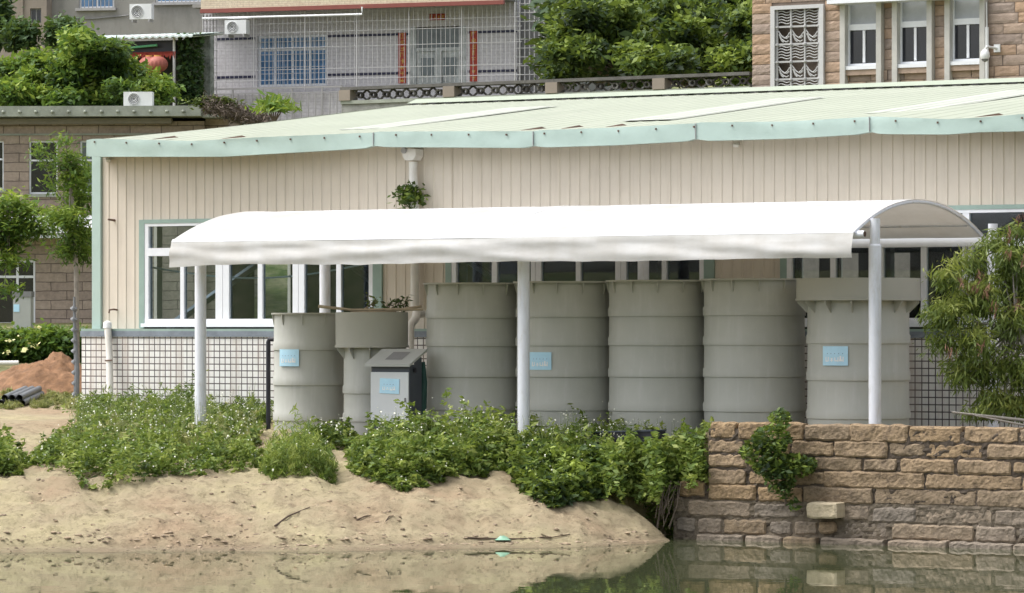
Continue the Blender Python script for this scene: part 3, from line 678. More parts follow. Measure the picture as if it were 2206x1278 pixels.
tag(MB().tube([at(782,668,53.6), at(806,652,53.7)], [.012,.01], 8).build('bamboo_stub', m_bamboo, None, True), 'short bamboo stub sticking up from the deep headed tank', 'stick')
for (p, hgt, nn, lb) in ((800,.32,60,'leafy sprouts rising from the deep headed tank, left of the mint window trim'), (830,.20,40,'small green sprout on the tank head in front of the mint window trim'), (850,.24,45,'green sprout on the tank head in front of the cream ribs'), (868,.28,45,'tallest thin green sprout on the tank head, nearest the white rain pipe')):
    q = at(p, 672, 53.6); sprig('sprouting_plant', lb, 'plant', (q.x, q.y, zt4-.02), hgt, nn, .035, L_dark if p > 820 else L_olive, .09)
# climbing plant on the rain pipe
P = np.array([tuple(at(random.gauss(886,14), random.gauss(420,13), 55.0+random.gauss(0,.1))) for _ in range(420)])
P = P[(np.abs(P[:,2]-hy(888,418,-.1)[1]) < .26)]
vt = thing('climbing_plant', 'green creeper clinging to the white rain pipe above the canopy', 'plant', (dpx, -.2, hy(888,445,-.1)[1]))
P[:,1] = -.22+RNG.normal(size=len(P))*.08; P[:,0] += dpx-P[:,0].mean()
build_leaves('foliage', [leaf_cloud(P, .05, .45, .3, tone=tone_from(P, .1, .8))], L_tree, vt)
MB().tube([(dpx-.09,-.2,hy(870,448,-.2)[1]), (dpx-.12,-.2,hy(870,430,-.2)[1]), (dpx+.02,-.2,hy(870,400,-.2)[1])], .008, 6).build('stem', m_bark, vt)

# control cabinet
cy0 = -3.25; cx0, cx1 = hx(799, cy0), hx(881, cy0); cd_ = .34
cz = lambda py: hy(840, py, cy0)[1]
cab = thing('control_cabinet', 'grey control cabinet with sloping lid and dark sides before the tanks', 'cabinet', ((cx0+cx1)/2, cy0, cz(918)))
MB().box(cx0, cx1, cy0+.012, cy0+cd_, cz(930), cz(786)).build('body', m_cabd, cab)
dr = MB().box(cx0+.004, cx1-.004, cy0-.012, cy0+.010, cz(914), cz(802)).build('door', m_cab, cab)
MB().box(cx1-.06, cx1-.045, cy0-.03, cy0-.013, cz(866), cz(857)).build('handle', m_fan, dr)
p = MB(); W_ = .29; xc = (cx0+cx1)/2+.005; 
TT = Matrix.Translation((xc, cy0-.013, cz(832))) @ Matrix.Rotation(R(2), 4, 'Y')
pl_ = MB(TT).box(-.16, .16, -.008, -.001, -.105, .105).build('sign_plate', m_blue, dr)
q = MB(TT); 
for u0, u1, v0, v1 in ((-.11,-.10,-.06,-.01), (-.10,-.08,-.06,-.05), (-.08,-.07,-.06,-.01), (-.05,-.01,-.05,-.04), (-.04,-.02,-.03,-.02), (.01,.02,-.06,-.015), (.02,.045,-.06,-.045), (.045,.055,-.06,-.01), (.065,.10,-.055,-.035), (.075,.09,-.035,.0)): q.box(u0, u1, -.012, -.0085, v0, v1)
q.build('sign_print', m_white, pl_)
q = MB(TT)
for i in range(4): q.box(-.09+.05*i, -.08+.05*i, -.015, -.0125, .02, .028)
q.build('sign_lettering', m_ink, pl_)
zl0, zl1 = cz(790), hy(870, 757, cy0+.42)[1]
ld = MB(); a_, b_x = cx0-.06, cx1+.055
ld.add([(a_,cy0-.07,zl0),(b_x,cy0-.07,zl0),(b_x,cy0+.40,zl1),(a_,cy0+.40,zl1),(a_,cy0-.07,zl0+.035),(b_x,cy0-.07,zl0+.035),(b_x,cy0+.40,zl1+.035),(a_,cy0+.40,zl1+.035)],
       [(0,3,2,1),(4,5,6,7),(0,1,5,4),(1,2,6,5),(2,3,7,6),(3,0,4,7)])
l_ = ld.build('lid', m_lid, cab)
wd = MB(); k0, k1 = .28, .78; f1 = lambda k: (cy0-.07+.47*k, zl0+.039+(zl1-zl0)*k); u0, u1 = a_+(b_x-a_)*.34, a_+(b_x-a_)*.72
wd.add([(u0,f1(k0)[0],f1(k0)[1]),(u1,f1(k0)[0],f1(k0)[1]),(u1,f1(k1)[0],f1(k1)[1]),(u0,f1(k1)[0],f1(k1)[1])], [(0,1,2,3)]); wd.build('display_window', m_fan, l_)
MB().prism([(0,0)]*0 or [(cx1-.01, cz(786)), (cx1, cz(786)), (cx1, cz(770)), (cx1-.01, cz(770))], cy0+.15, cy0+cd_).build('side_cheek', m_cabd, cab)
kn = MB(Matrix.Translation((cx1+.012, cy0+.14, cz(790)-.05)) @ Matrix.Rotation(R(90), 4, 'Y')).lathe((0,0,0), [(.035,-.012),(.035,.012),(.02,.02)], 18).build('rotary_switch', m_black, cab, True)
# tarp roll between the cabinet and the first tall tank
a = at(912, 780, 52.4); b = at(908, 905, 52.3)
tag(MB().tube([a, a.lerp(b, .35)+Vector((.02,0,0)), a.lerp(b, .7), b], [.025,.05,.07,.06], 10).build('tarpaulin_roll', m_tarp, None, True), 'dark green rolled tarpaulin standing between cabinet and first tall tank', 'tarpaulin')
# black trough
q0, q1 = at(1180, 945, 50.6), at(1420, 940, 49.6)
tr = thing('black_trough', 'long low black plastic trough lying in weeds before the tall tanks', 'trough', (q0+q1)/2-Vector((0,0,.12)))
dvec = (q1-q0).normalized(); nv = Vector((-dvec.y, dvec.x, 0)).normalized()
MB().bar(q0-Vector((0,0,.0)), q1, .34, .14).build('box', m_black, tr); MB().bar(q0+Vector((0,0,.078)), q1+Vector((0,0,.078)), .38, .018).build('rim', m_cabd, tr)

# ------------------------------------------------------------ pond wall
YW = -4.5
pw = thing('pond_wall', 'old rough brown stone block wall rising from the pond', 'wall', (hx(1525, YW), YW, -.2))
def stone(mb, x0, x1, z0, z1, y0, rng, bulge=.03, dep=.14, tone=None):
    tone = rng.random() if tone is None else tone
    nx = max(6, int((x1-x0)/.022)); nz_ = max(6, int((z1-z0)/.022)); sd_ = rng.random()*90
    e0, e1 = rng.uniform(-.012,.012), rng.uniform(-.012,.012); P = []
    for j in range(nz_+1):
        v = j/nz_; row = []
        for i in range(nx+1):
            u = i/nx; x = x0+(x1-x0)*u+ (e0 if u == 0 else e1 if u == 1 else 0); z = z0+(z1-z0)*v
            eu = min(u, 1-u)*(x1-x0); ev = min(v, 1-v)*(z1-z0); ed = min(eu, ev)
            rd = -.022*(min(1, ed/.022))**.7
            cu, cv = abs(u*2-1), abs(v*2-1); rc_ = max(0, cu-(1-.12/(x1-x0)))*max(0, cv-.35)*.9
            x -= (1 if u > .5 else -1)*rc_*.10*min(.5, (x1-x0)); z -= (1 if v > .5 else -1)*rc_*.05
            x += .016*nz(z*17+sd_, x*7)*(1 if eu < .03 else .2); z += .018*nz(x*9+sd_, z*5, 3)*(1 if ev < .03 else .3)
            y = y0+rd+.016*nz(x*5+sd_, z*7)+.010*nz(x*23+sd_, z*25)
            row.append((x, y, z))
        P.append(row)
    mb.grid(P, tone)
    # sides to the back
    top = P[-1]; mb.grid([top, [(p[0], y0+dep, p[2]) for p in top]], tone); bot = P[0]; mb.grid([[(p[0], y0+dep, p[2]) for p in bot], bot], tone)
    lf = [r[0] for r in P]; mb.grid([[(p[0], y0+dep, p[2]) for p in lf], lf], tone, True); rt_ = [r[-1] for r in P]; mb.grid([rt_, [(p[0], y0+dep, p[2]) for p in rt_]], tone, True)
rs = random.Random(5)
courses = [ (921,951,[(1530,1585),(1592,1731),(1735,1831),(1835,1953),(1958,2070),(2078,2194)]),
 (956,984,[(1527,1602),(1608,1702),(1708,1795),(1801,1911),(1917,1990),(1995,2117),(2128,2230)]),
 (990,1015,[(1527,1606),(1613,1665),(1672,1745),(1750,1858),(1865,1932),(1941,2053),(2063,2178)]),
 (1021,1051,[(1527,1608),(1615,1700),(1706,1773),(1778,1990),(1997,2200)]),
 (1056,1088,[(1528,1628),(1635,1728),(1735,1881),(1886,2103),(2108,2240)]),
 (1094,1124,[(1486,1618),(1626,1720),(1812,1874),(1882,1972),(1980,2138),(2146,2260)]),
 (1130,1160,[(1460,1496),(1508,1556),(1562,1652),(1660,1706),(1714,1762),(1820,1912),(1925,2100),(2106,2190)]) ]
up = MB(); lo = MB()
for ci, (ya_, yb2, ss) in enumerate(courses):
    z1 = hy(2000, ya_, YW)[1]; z0 = hy(2000, yb2, YW)[1]; mb = up if ci < 5 else lo
    for (p, q) in ss: stone(mb, hx(p, YW)-.008, hx(q, YW)+.008, z0-.008+rs.uniform(-.018,.008), z1+.004+(rs.uniform(0,.03) if ci == 0 else rs.uniform(-.012,.014)), YW+rs.uniform(-.018,.012), rs)
    x = hx(ss[-1][1], YW)+.03
    while x < 16: L_ = rs.uniform(.35,1.1); stone(mb, x, x+L_, z0, z1, YW, rs); x += L_+.03
# step at the left foot
stone(up, hx(1462,YW), hx(1521,YW), hy(1490,1070,YW)[1], hy(1490,1036,YW)[1], YW, rs, tone=1.)
stone(lo, hx(1454,YW), hx(1477,YW), hy(1480,1105,YW)[1], hy(1480,1072,YW)[1], YW, rs)
stone(up, hx(1768,YW), hx(1806,YW), hy(1790,1150,YW)[1], hy(1790,1124,YW)[1], YW-.06, rs, tone=.5)
up.build('stone_course', m_pond, pw); lo.build('foot_course', m_pondlow, pw)
lg = MB()
for p, q in ((1500,1600),(1604,1682),(1688,1756),(1766,1906),(1911,2042),(2046,2180),(2184,2330)): stone(lg, hx(p,YW-.12), hx(q,YW-.12), -.18, hy(1900,1163,YW-.12)[1], YW-.12, rs, .02, .2)
x = hx(2334, YW-.12)
while x < 16: stone(lg, x, x+.8, -.18, .02, YW-.12, rs, .02, .2); x += .83
lg.build('footing', m_pondlow, pw)
ztw = hy(2000, 921, YW)[1]
mo = MB(); 
def rough_face(x0, x1, z0, z1, y):
    nx = int((x1-x0)/.03); nz_ = int((z1-z0)/.03)
    mo.grid([[(x0+(x1-x0)*i/nx, y+.020*nz(i*.55, j*.6)+.014*nz(i*.2, j*.9, 4), z0+(z1-z0)*j/nz_) for i in range(nx+1)] for j in range(nz_+1)])
rough_face(hx(1527,YW), 16, -.5, ztw-.05, YW-.004); rough_face(hx(1455,YW), hx(1527,YW), -.5, hy(1490,1045,YW)[1], YW-.004)
zl5 = hy(2000,1088,YW)[1]; mo2 = MB(); x0_, x1_ = hx(1452,YW), 16
nx_, nz2 = int((x1_-x0_)/.03), int((zl5+.2)/.03)
mo2.grid([[(x0_+(x1_-x0_)*i/nx_, YW-.014+.020*nz(i*.5, j*.6, 8)+.014*nz(i*.2, j*.9, 4), -.2+(zl5+.2)*j/nz2) for i in range(nx_+1)] for j in range(nz2+1)])
mo2.build('foot_mortar', m_mortarlow, pw)
mo.box(hx(1530,YW), 16, YW+.05, YW+.42, -.5, ztw-.03); mo.box(hx(1457,YW), hx(1530,YW)-.003, YW+.05, YW+.42, -.5, hy(1490,1045,YW)[1]-.01)
mo.build('mortar', m_mortar, pw)
cp = MB(); 
for (p, q) in courses[0][2]: 
    x0, x1 = hx(p,YW)+.01, hx(q,YW)-.01; cp.box(x0, x1, YW+.03, YW+.36, ztw-.08, ztw+rs.uniform(.0,.012), .4)
cp.build('coping', m_pond, pw)
sb = MB(); stone(sb, hx(1734,YW-.3), hx(1800,YW-.3), hy(1765,1117,YW-.3)[1], hy(1765,1084,YW-.3)[1], YW-.27, rs, .015, .3, .5)
tag(sb.build('loose_block', m_block), 'single pale yellow stone block jutting out of the pond wall above the water', 'stone block')

# ------------------------------------------------------------ weeds and bank cover
def scatter(region, n, hfun, clump=.5, seed=0):
    """region: list of (px0, px1, s0, s1 functions); returns leaf points above the ground"""
def weeds(name, label, poly_fun, pxr, sr, n, hgt, size, mat, flowers=0, cat='weeds', tone=(.15,.85), up=.5, droop=.1, asp=.4, seed=1, stalk=0):
    r = np.random.default_rng(seed); px = r.uniform(pxr[0], pxr[1], n*3); s = r.uniform(sr[0], sr[1], n*3)
    t = (px-1103)/F; X = CAM[0]+s*(AX[0]+t*RT[0]); Y = CAM[1]+s*(AX[1]+t*RT[1]); g = ground_h(X, Y)
    hh = poly_fun(px, s, g)*hgt                            # local height of the growth, <=0 means bare
    # bushy humps
    per = 42; m_ = n//per
    hump = .70+.34*nzs(X*2.3, Y*2.3, seed)+.22*nzs(X*6.1, Y*6.1, seed*2.)
    H = hh*hump.clip(.2, 1.4)*(.35+.75*r.random(len(X))+.9*r.random(len(X))**7); k = H > .035
    bx, by, bg_, bH = X[k][:m_], Y[k][:m_], g[k][:m_], H[k][:m_]; m_ = len(bx)
    lean = r.normal(size=(m_, 2))*.32; u = r.random((m_, per))**.75; rad = (.05+.10*(1-u))*np.minimum(1, bH[:,None]/.25+.3)*np.sqrt(r.random((m_, per))); an = r.uniform(0, 6.283, (m_, per))
    pX = bx[:,None]+lean[:,:1]*bH[:,None]*u**1.5+rad*np.cos(an); pY = by[:,None]+lean[:,1:]*bH[:,None]*u**1.5+rad*np.sin(an)
    P = np.stack([pX, pY, bg_[:,None]+.01+bH[:,None]*u*(1-.25*(rad/.15)**2)], -1).reshape(-1, 3)
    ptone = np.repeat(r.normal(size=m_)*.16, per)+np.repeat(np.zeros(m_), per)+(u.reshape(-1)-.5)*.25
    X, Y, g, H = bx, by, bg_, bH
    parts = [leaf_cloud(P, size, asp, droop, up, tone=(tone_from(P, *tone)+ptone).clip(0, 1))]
    o = build_leaves(name, parts, mat, None, 'stuff'); tag(o, label, cat)
    if flowers:
        i = r.choice(len(X), flowers); fp = np.stack([X[i], Y[i], g[i]+H[i]+r.uniform(.0,.07,flowers)], -1)
        V = []; Q_ = []
        tv = unit(np.array([[CAM[0], CAM[1], CAM[2]+20]])-fp)
        parts = []
        a = unit(np.cross(tv+r.normal(size=tv.shape)*.5, np.array([[.1,.2,1.]]))); b = unit(np.cross(tv, a)); rad = r.uniform(.006,.014,flowers)[:,None]
        n_ = flowers; ang = np.arange(6)*math.pi/3; V = (fp[:,None,:]+rad[:,:,None]*(a[:,None,:]*np.cos(ang)[None,:,None]+b[:,None,:]*np.sin(ang)[None,:,None])).reshape(-1,3)
        fo_ = mesh_obj('flowers', V, np.arange(n_*6).reshape(n_, 6), L_flower, o, None, False, 'stuff')
    return o
def interp_poly(pts): 
    a = np.array(pts, float); return lambda p: np.interp(p, a[:,0], a[:,1])
# front edge distance of the growth, per column
edgeL = interp_poly([(0,49.5),(40,48.6),(90,48.0),(150,47.6),(230,47.2),(330,47.7),(420,47.9),(500,48.3),(560,48.7),(600,49.2)])
def fL(px, s, g):
    e = edgeL(px); side = np.interp(px, [20,110,180,525,570], [0,.7,1,1,0]); back_ = np.where((px < 175), (s < np.interp(px, [30,60,175], [48.8,50.2,53])), True)
    k = sm(0, .35, s-e)*side*back_
    return k*np.interp(s, [47,49,52,55,58.5], [.42,.42,.32,.24,.2])
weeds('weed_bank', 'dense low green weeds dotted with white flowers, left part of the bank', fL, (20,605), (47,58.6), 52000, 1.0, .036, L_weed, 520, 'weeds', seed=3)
weeds('dry_weeds', 'pale dry weeds mixed through the upper left part of the bank', lambda px, s, g: fL(px, s, g)*(s > 50.2)*1.05, (90,560), (50,57), 13000, 1.0, .034, L_dry, 160, 'weeds', (.1,1.), seed=31, up=.2, droop=-.4, asp=.25)
def fL2(px, s, g): return ((s > 53) & (px > 175) & (px < 575))*np.interp(px, [175,260,300,400,420,500,575], [.35,.6,.42,.62,.4,.3,.35])
weeds('tall_grass', 'taller feathery grass against the white tiled plinth', fL2, (175,578), (54,57.2), 17000, .95, .05, L_weed, 0, 'grass', (.1,.65), seed=5, up=.1, droop=-.8, asp=.16)
edgeR = interp_poly([(740,49.4),(760,48.6),(820,47.9),(880,47.6),(940,48.1),(1000,48.4),(1090,48.9),(1130,48.2),(1180,47.9),(1250,48.1),(1310,48.3),(1330,49.0),(1450,49.2),(1530,49.0)])
def fR(px, s, g):
    e = edgeR(px); k = sm(0, .3, s-e)*np.interp(px, [745,785,1518,1530], [0,1,1,0])
    return k*np.interp(s, [47.5,49,50.5,52], [.34,.48,.55,.42])*np.interp(px, [740,800,880,1000,1060,1110,1250,1330,1420,1530], [.6,.8,1,1.25,1.15,.9,.85,.9,.95,1.15])
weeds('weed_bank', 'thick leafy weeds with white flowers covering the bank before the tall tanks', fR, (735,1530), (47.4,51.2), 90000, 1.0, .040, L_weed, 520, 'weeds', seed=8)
def fH(px, s, g): return np.where(s < 49.2, sm(0, .3, s-np.interp(px, [1100,1150,1200,1300], [48.6,47.6,47.3,48.2])), 0)*.42*np.interp(px, [1095,1140,1280,1320], [0,1,1,0])
weeds('hanging_bush', 'dark green bush drooping over the sand in the middle of the bank', fH, (1095,1320), (47.3,49), 16000, 1.0, .05, L_tree, 60, 'bush', (.2,.75), seed=9)
# curtain of weeds falling over the hollow
P = []
r_ = random.Random(4)
for _ in range(9000):
    p = r_.uniform(1280, 1535); y0_ = np.interp(p, [1280,1310,1360,1420,1470,1535], [985,955,940,945,925,915])+10*math.sin(p*.11)+6*math.sin(p*.31); y = y0_+(r_.random()**.8)*(np.interp(p, [1280,1310,1340,1400,1460,1535], [1050,1060,1062,1075,1048,1030])-y0_+12*math.sin(p*.17)+7*math.sin(p*.4)); P.append(tuple(at(p, y+r_.gauss(0,5), 48.75+r_.gauss(0,.2)+.25*math.sin(p*.07)+(y-935)*-.003)))
P = np.array(P); tag(build_leaves('weed_curtain', [leaf_cloud(P, .042, .42, .2, .5, tone=tone_from(P, .2, .95))], L_weed, None, 'stuff'), 'bright green weeds hanging down beside the stone pond wall', 'weeds')
def fC(px, s, g): return np.exp(-((px-(640))/62.)**4)*sm(0,.2,s-48.1)*(s < 49.6)*.55
weeds('grass_clump', 'round feathery grass clump between the two weed banks', fC, (560,725), (48.0,49.6), 9000, 1.0, .055, L_weed, 50, 'grass', (.3,.9), up=.1, droop=-.9, asp=.13, seed=12)
def fD(px, s, g): return np.interp(px, [600,650,690,745,770], [.0,.12,.34,.36,.05])*(s > 51.2)
weeds('weed_patch', 'thin weeds with white flowers at the foot of the two short tanks', fD, (600,800), (50.6,52.3), 5500, 1.0, .034, L_weed, 150, 'weeds', (.1,.6), seed=14)
def fE(px, s, g): return np.interp(px, [-60,-20,20,45], [.5,.5,.4,0])*(s < 50)
weeds('weed_patch', 'green weeds cut by the left edge of the photo above the sand', fE, (-80,45), (48,50), 7000, 1.0, .04, L_weed, 20, 'weeds', (.2,.7), seed=16)
# dry flower stalks sticking out
st = MB(); fl = []
for _ in range(520):
    if r_.random() < .6: p, s_ = r_.uniform(820,1500), r_.uniform(49.2,50.8)
    else: p, s_ = r_.uniform(150,560), r_.uniform(50,53.5)
    q = at(p, 700, s_); z0 = gh(q.x, q.y)+.2; h_ = r_.uniform(.25,.46); tip = Vector((q.x+r_.gauss(0,.05), q.y, z0+h_))
    st.tube([(q.x,q.y,z0), tip], [.003,.002], 3, False); fl.append(tuple(tip))
    for _k in range(2): fl.append(tuple(tip+Vector((r_.gauss(0,.03), 0, r_.gauss(-.03,.02)))))
so = tag(st.build('flower_stalks', M('green_stem', (.16,.20,.07), .8, .2), None, False, 'stuff'), 'thin flower stalks sticking up above the weeds on the bank', 'flowers')
fp = np.array(fl); parts = [leaf_cloud(fp, .009, .8, 0, .2, tone=np.ones(len(fp)))]
build_leaves('blossoms', parts, L_flower, so, 'stuff')
# grass and bushes round the yard at the left
def fG(px, s, g): return ((px < 172) & (s > 59.5) & (s < 62.8))*(.5+.5*nzs(px*.05, s*2))*.12
weeds('yard_grass', 'short yellow green grass on the yard beside the hall corner', fG, (-150,172), (59,64), 12000, 1.0, .05, L_dry, 0, 'grass', (.3,.9), up=.2, droop=-.7, asp=.14, seed=21)
# plant growing from the wall
pt = thing('wall_shrub', 'leafy green shrub growing out of the joints of the pond wall', 'shrub', (hx(1680,YW-.1), YW-.1, .4))
P = []
for (cx_, cy_2, rx, ry, n_) in ((1680,905,16,22,260), (1662,945,28,26,520), (1645,975,34,30,800), (1690,1005,46,26,800), (1720,1000,28,18,260), (1680,1035,22,26,320), (1690,1060,12,14,90), (1708,1085,10,16,50)):
    for _ in range(n_):
        a = r_.uniform(0,6.28); q = math.sqrt(r_.random()); P.append(tuple(at(cx_+rx*q*math.cos(a)*1.5, cy_2+ry*q*math.sin(a)*1.1, 47.2+r_.gauss(0,.16))))
P = np.array(P); build_leaves('foliage', [leaf_cloud(P, .036, .48, .2, .5, tone=tone_from(P, 0., .85))], L_tree, pt)
MB().tube([at(1693,1090,47.5), at(1690,1030,47.35), at(1676,960,47.3), at(1678,900,47.3)], [.016,.014,.01,.005], 7).tube([at(1690,1040,47.35), at(1650,985,47.25)], [.01,.005], 6).tube([at(1690,1020,47.3), at(1725,1000,47.25)], [.01,.005], 6).build('stem', m_bark, pt)
# roots and dead stems in the hollow
rt = MB()
for _ in range(16):
    p = r_.uniform(1415,1452); a = at(p+r_.gauss(12,6), 1040+r_.uniform(-5,12), 48.3); b = at(p+r_.gauss(-4,8), 1125+r_.uniform(-30,18), 48.0)
    rt.tube([a, a.lerp(b,.5)+Vector((r_.gauss(0,.04),r_.gauss(0,.04),0)), b], [.007,.006,.004], 5)
tag(rt.build('hanging_roots', m_bark, None, True, 'stuff'), 'grey hanging roots beside the left foot of the pond wall', 'roots')

# ------------------------------------------------------------ trees
def tree(name, label, base, trunk_pts, blobs, nleaf, size, mat, bark=m_bark, cat='tree', asp=.45, droop=.25, up=.7, spray=9, sprd=None, tone=(.1,.9), group=None, shell=.55, tr=.1, seed=0):
    r = np.random.default_rng(seed+100); t = thing(name, label, cat, base, 0, group)
    tm = MB(); base = Vector(base)
    for pts, r0, r1 in trunk_pts: tm.tube([Vector(p) for p in pts], [r0+(r1-r0)*i/(len(pts)-1) for i in range(len(pts))], 8)
    for c, rr in blobs:                                   # limbs from the trunk top to each clump
        c = Vector(c); a = Vector(trunk_pts[0][0][-1]); mid = a.lerp(c, .5)+Vector((0,0,-.05*(c-a).length)); tm.tube([a, mid, c], [tr, tr*.6, tr*.2], 6)
    tm.build('trunk', bark, t, True)
    vol = np.array([rr[0]*rr[1]*rr[2] for c, rr in blobs])**.67; vol = vol/vol.sum(); parts = []
    for (c, rr), v in zip(blobs, vol):
        ns = int(nleaf*v/spray)+1; d = unit(r.normal(size=(ns, 3))); q = shell+(1-shell)*r.random(ns)**.6; q[r.random(ns) < .15] *= .6
        C = np.array(c)+d*q[:,None]*np.array(rr)*(1+.22*nzs(d[:,0]*4+c[0], d[:,1]*4+d[:,2]*5)[:,None])
        sp_ = sprd or size*2.0
        P = (C[:,None,:]+r.normal(size=(ns, spray, 3))*sp_*np.array([1,1,.55])).reshape(-1, 3)
        tn = np.repeat((tone[0]+(tone[1]-tone[0])*(.5+.5*nzs(C[:,0]*1.8, C[:,1]*1.8+C[:,2]*2.2))+.30*(d[:,2])).clip(0,1), spray)+r.normal(size=len(P))*.1  # clump tops lighter, undersides darker: daylight shading put into the leaf tone
        o_ = np.repeat(d, spray, 0)*.6
        parts.append(leaf_cloud(P, size, asp, droop, up, tn.clip(0,1), o_))
    build_leaves('crown', parts, mat, t); return t
def gb_(px, s, d=0): p = at(px, 700, s); return Vector((p.x, p.y, gh(p.x, p.y)-.1+d))
def blobs_px(lst, s, ys=1.):    # list of (px, py, rpx_x, rpx_y, ds)
    out = []
    for p, q, rx, rz, ds in lst:
        k = (s+ds)/F; out.append((tuple(at(p, q, s+ds)), (rx*k, rx*k*ys, rz*k)))
    return out
def clumps(lst, n, r0, r1, ds, seed):
    rr = random.Random(seed); out = []
    for _ in range(n):
        p, q, rx, rz, d_ = rr.choice(lst); a = rr.uniform(0, 6.28); k = rr.uniform(.3,.95); r = rr.uniform(r0, r1)
        out.append((p+rx*k*math.cos(a), q+rz*k*math.sin(a), r*1.15, r*.75, d_+rr.uniform(-ds, 0)))
    return out
# big broadleaf tree behind the balustrade
B = blobs_px([(1240,60,62,70,0),(1225,130,56,45,-1),(1300,40,80,60,1),(1310,120,80,50,-1),(1400,60,85,65,0),(1410,135,80,40,-2),(1490,40,75,60,1),(1510,110,75,50,-1.5),(1580,60,65,60,0),(1590,130,55,40,-1),(1660,60,60,80,1),(1380,-20,160,60,2),(1560,-30,110,60,2),(1260,0,55,40,1.5),(1180,130,24,30,0),(1460,95,60,50,-2.5),(1270,90,55,45,-2.5)], 103)
base_ = [(1250,60,50,60,0),(1235,130,45,40,-1),(1300,40,80,60,1),(1310,120,80,50,-1),(1400,60,85,65,0),(1410,135,80,40,-2),(1490,40,75,60,1),(1510,110,75,50,-1.5),(1580,60,65,60,0),(1590,130,50,40,-1)]
B = [(c, (r[0]*.9, r[1]*.6, r[2]*.85)) for c, r in B]+blobs_px(clumps(base_, 55, 16, 30, 3.5, 5), 101.5)
b0 = gb_(1400, 105, -.2); top = at(1400, 150, 105)
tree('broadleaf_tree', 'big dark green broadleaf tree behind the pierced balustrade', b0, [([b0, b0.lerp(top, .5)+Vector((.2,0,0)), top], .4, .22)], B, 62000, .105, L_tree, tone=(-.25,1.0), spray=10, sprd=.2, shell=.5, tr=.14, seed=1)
B = blobs_px([(1370,20,170,130,0),(1550,20,180,130,2),(1250,60,60,90,4)], 118)
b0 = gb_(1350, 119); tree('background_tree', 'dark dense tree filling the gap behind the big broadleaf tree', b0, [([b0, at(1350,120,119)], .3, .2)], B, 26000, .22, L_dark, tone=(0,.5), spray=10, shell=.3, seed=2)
# trees above the old stone house
B = blobs_px([(40,165,60,40,0),(105,150,50,40,-1),(170,110,36,36,-1.5),(215,135,50,36,-1),(90,190,80,36,-1),(180,180,70,45,-1.5),(265,165,60,42,-1),(310,190,55,35,-.5),(20,200,60,35,0),(140,215,80,28,-2),(240,212,60,25,-2),(340,195,35,30,0),(-40,165,60,50,0)], 113)
base_ = [(40,165,60,40,0),(105,150,50,40,-1),(170,105,36,36,-1.5),(215,135,50,36,-1),(90,190,80,40,-1),(180,180,70,45,-1.5),(265,165,60,42,-1),(310,190,55,35,-.5),(20,200,60,35,0),(240,205,60,22,-2)]
B = [(c, (r[0]*.85, r[1]*.6, r[2]*.8)) for c, r in B]+blobs_px(clumps(base_, 40, 14, 26, 2.5, 6), 112)
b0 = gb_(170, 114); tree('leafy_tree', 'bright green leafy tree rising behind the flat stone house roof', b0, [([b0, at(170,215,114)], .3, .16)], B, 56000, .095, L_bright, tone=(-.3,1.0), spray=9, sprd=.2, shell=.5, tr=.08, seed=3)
B = blobs_px([(45,75,24,30,0),(135,70,28,30,0),(160,90,30,22,0)], 128)
b0 = gb_(120, 128); tree('small_tree', 'small dull green treetop before the beige house corner', b0, [([b0, at(120,130,128)], .15, .08)], B, 4500, .11, L_dark, tone=(.3,1), tr=.05, seed=4)
B = blobs_px([(-20,40,26,60,0)], 130); b0 = gb_(-20, 130); tree('dark_tree', 'dark tree at the top left edge of the photo', b0, [([b0, at(-20,100,130)], .2, .1)], B, 3500, .14, L_dark, tone=(.2,.8), seed=5)
# saplings beside the hall
B = blobs_px([(150,350,26,28,0),(160,390,34,28,0),(170,430,36,28,.5),(150,470,34,24,-.3),(165,505,38,26,0),(150,540,26,18,0),(175,545,28,26,.4),(120,470,26,20,0),(95,355,12,8,-.2),(85,325,14,8,-.2),(110,395,12,8,-.2),(195,370,14,20,.5),(140,305,14,8,-.2)], 64)
b0 = gb_(166, 64); tree('slender_sapling', 'slender bright green sapling with feathery leaves beside the hall corner', b0, [([b0, at(165,640,64), at(162,500,64), at(150,370,64)], .055, .02), ([at(150,450,64), at(112,395,64), at(95,345,64)], .012, .005)], B, 7000, .055, L_bright, m_barkg, asp=.25, droop=.5, tone=(.1,.8), spray=9, sprd=.12, shell=.2, tr=.015, seed=6)
B = blobs_px([(20,440,40,22,0),(40,490,46,24,0),(15,520,40,26,.3),(60,460,30,18,0),(20,560,30,20,0),(-20,480,40,40,0),(90,490,26,14,0),(10,625,18,12,0)], 67)
b0 = gb_(-25, 67); tree('arching_sapling', 'arching leafy sapling cut by the left edge of the photo', b0, [([b0, at(-20,620,67), at(-5,520,67), at(20,450,67)], .05, .02)], B, 4500, .065, L_bright, m_barkg, asp=.28, droop=.4, tone=(.1,.8), spray=9, sprd=.14, shell=.2, tr=.015, seed=7)
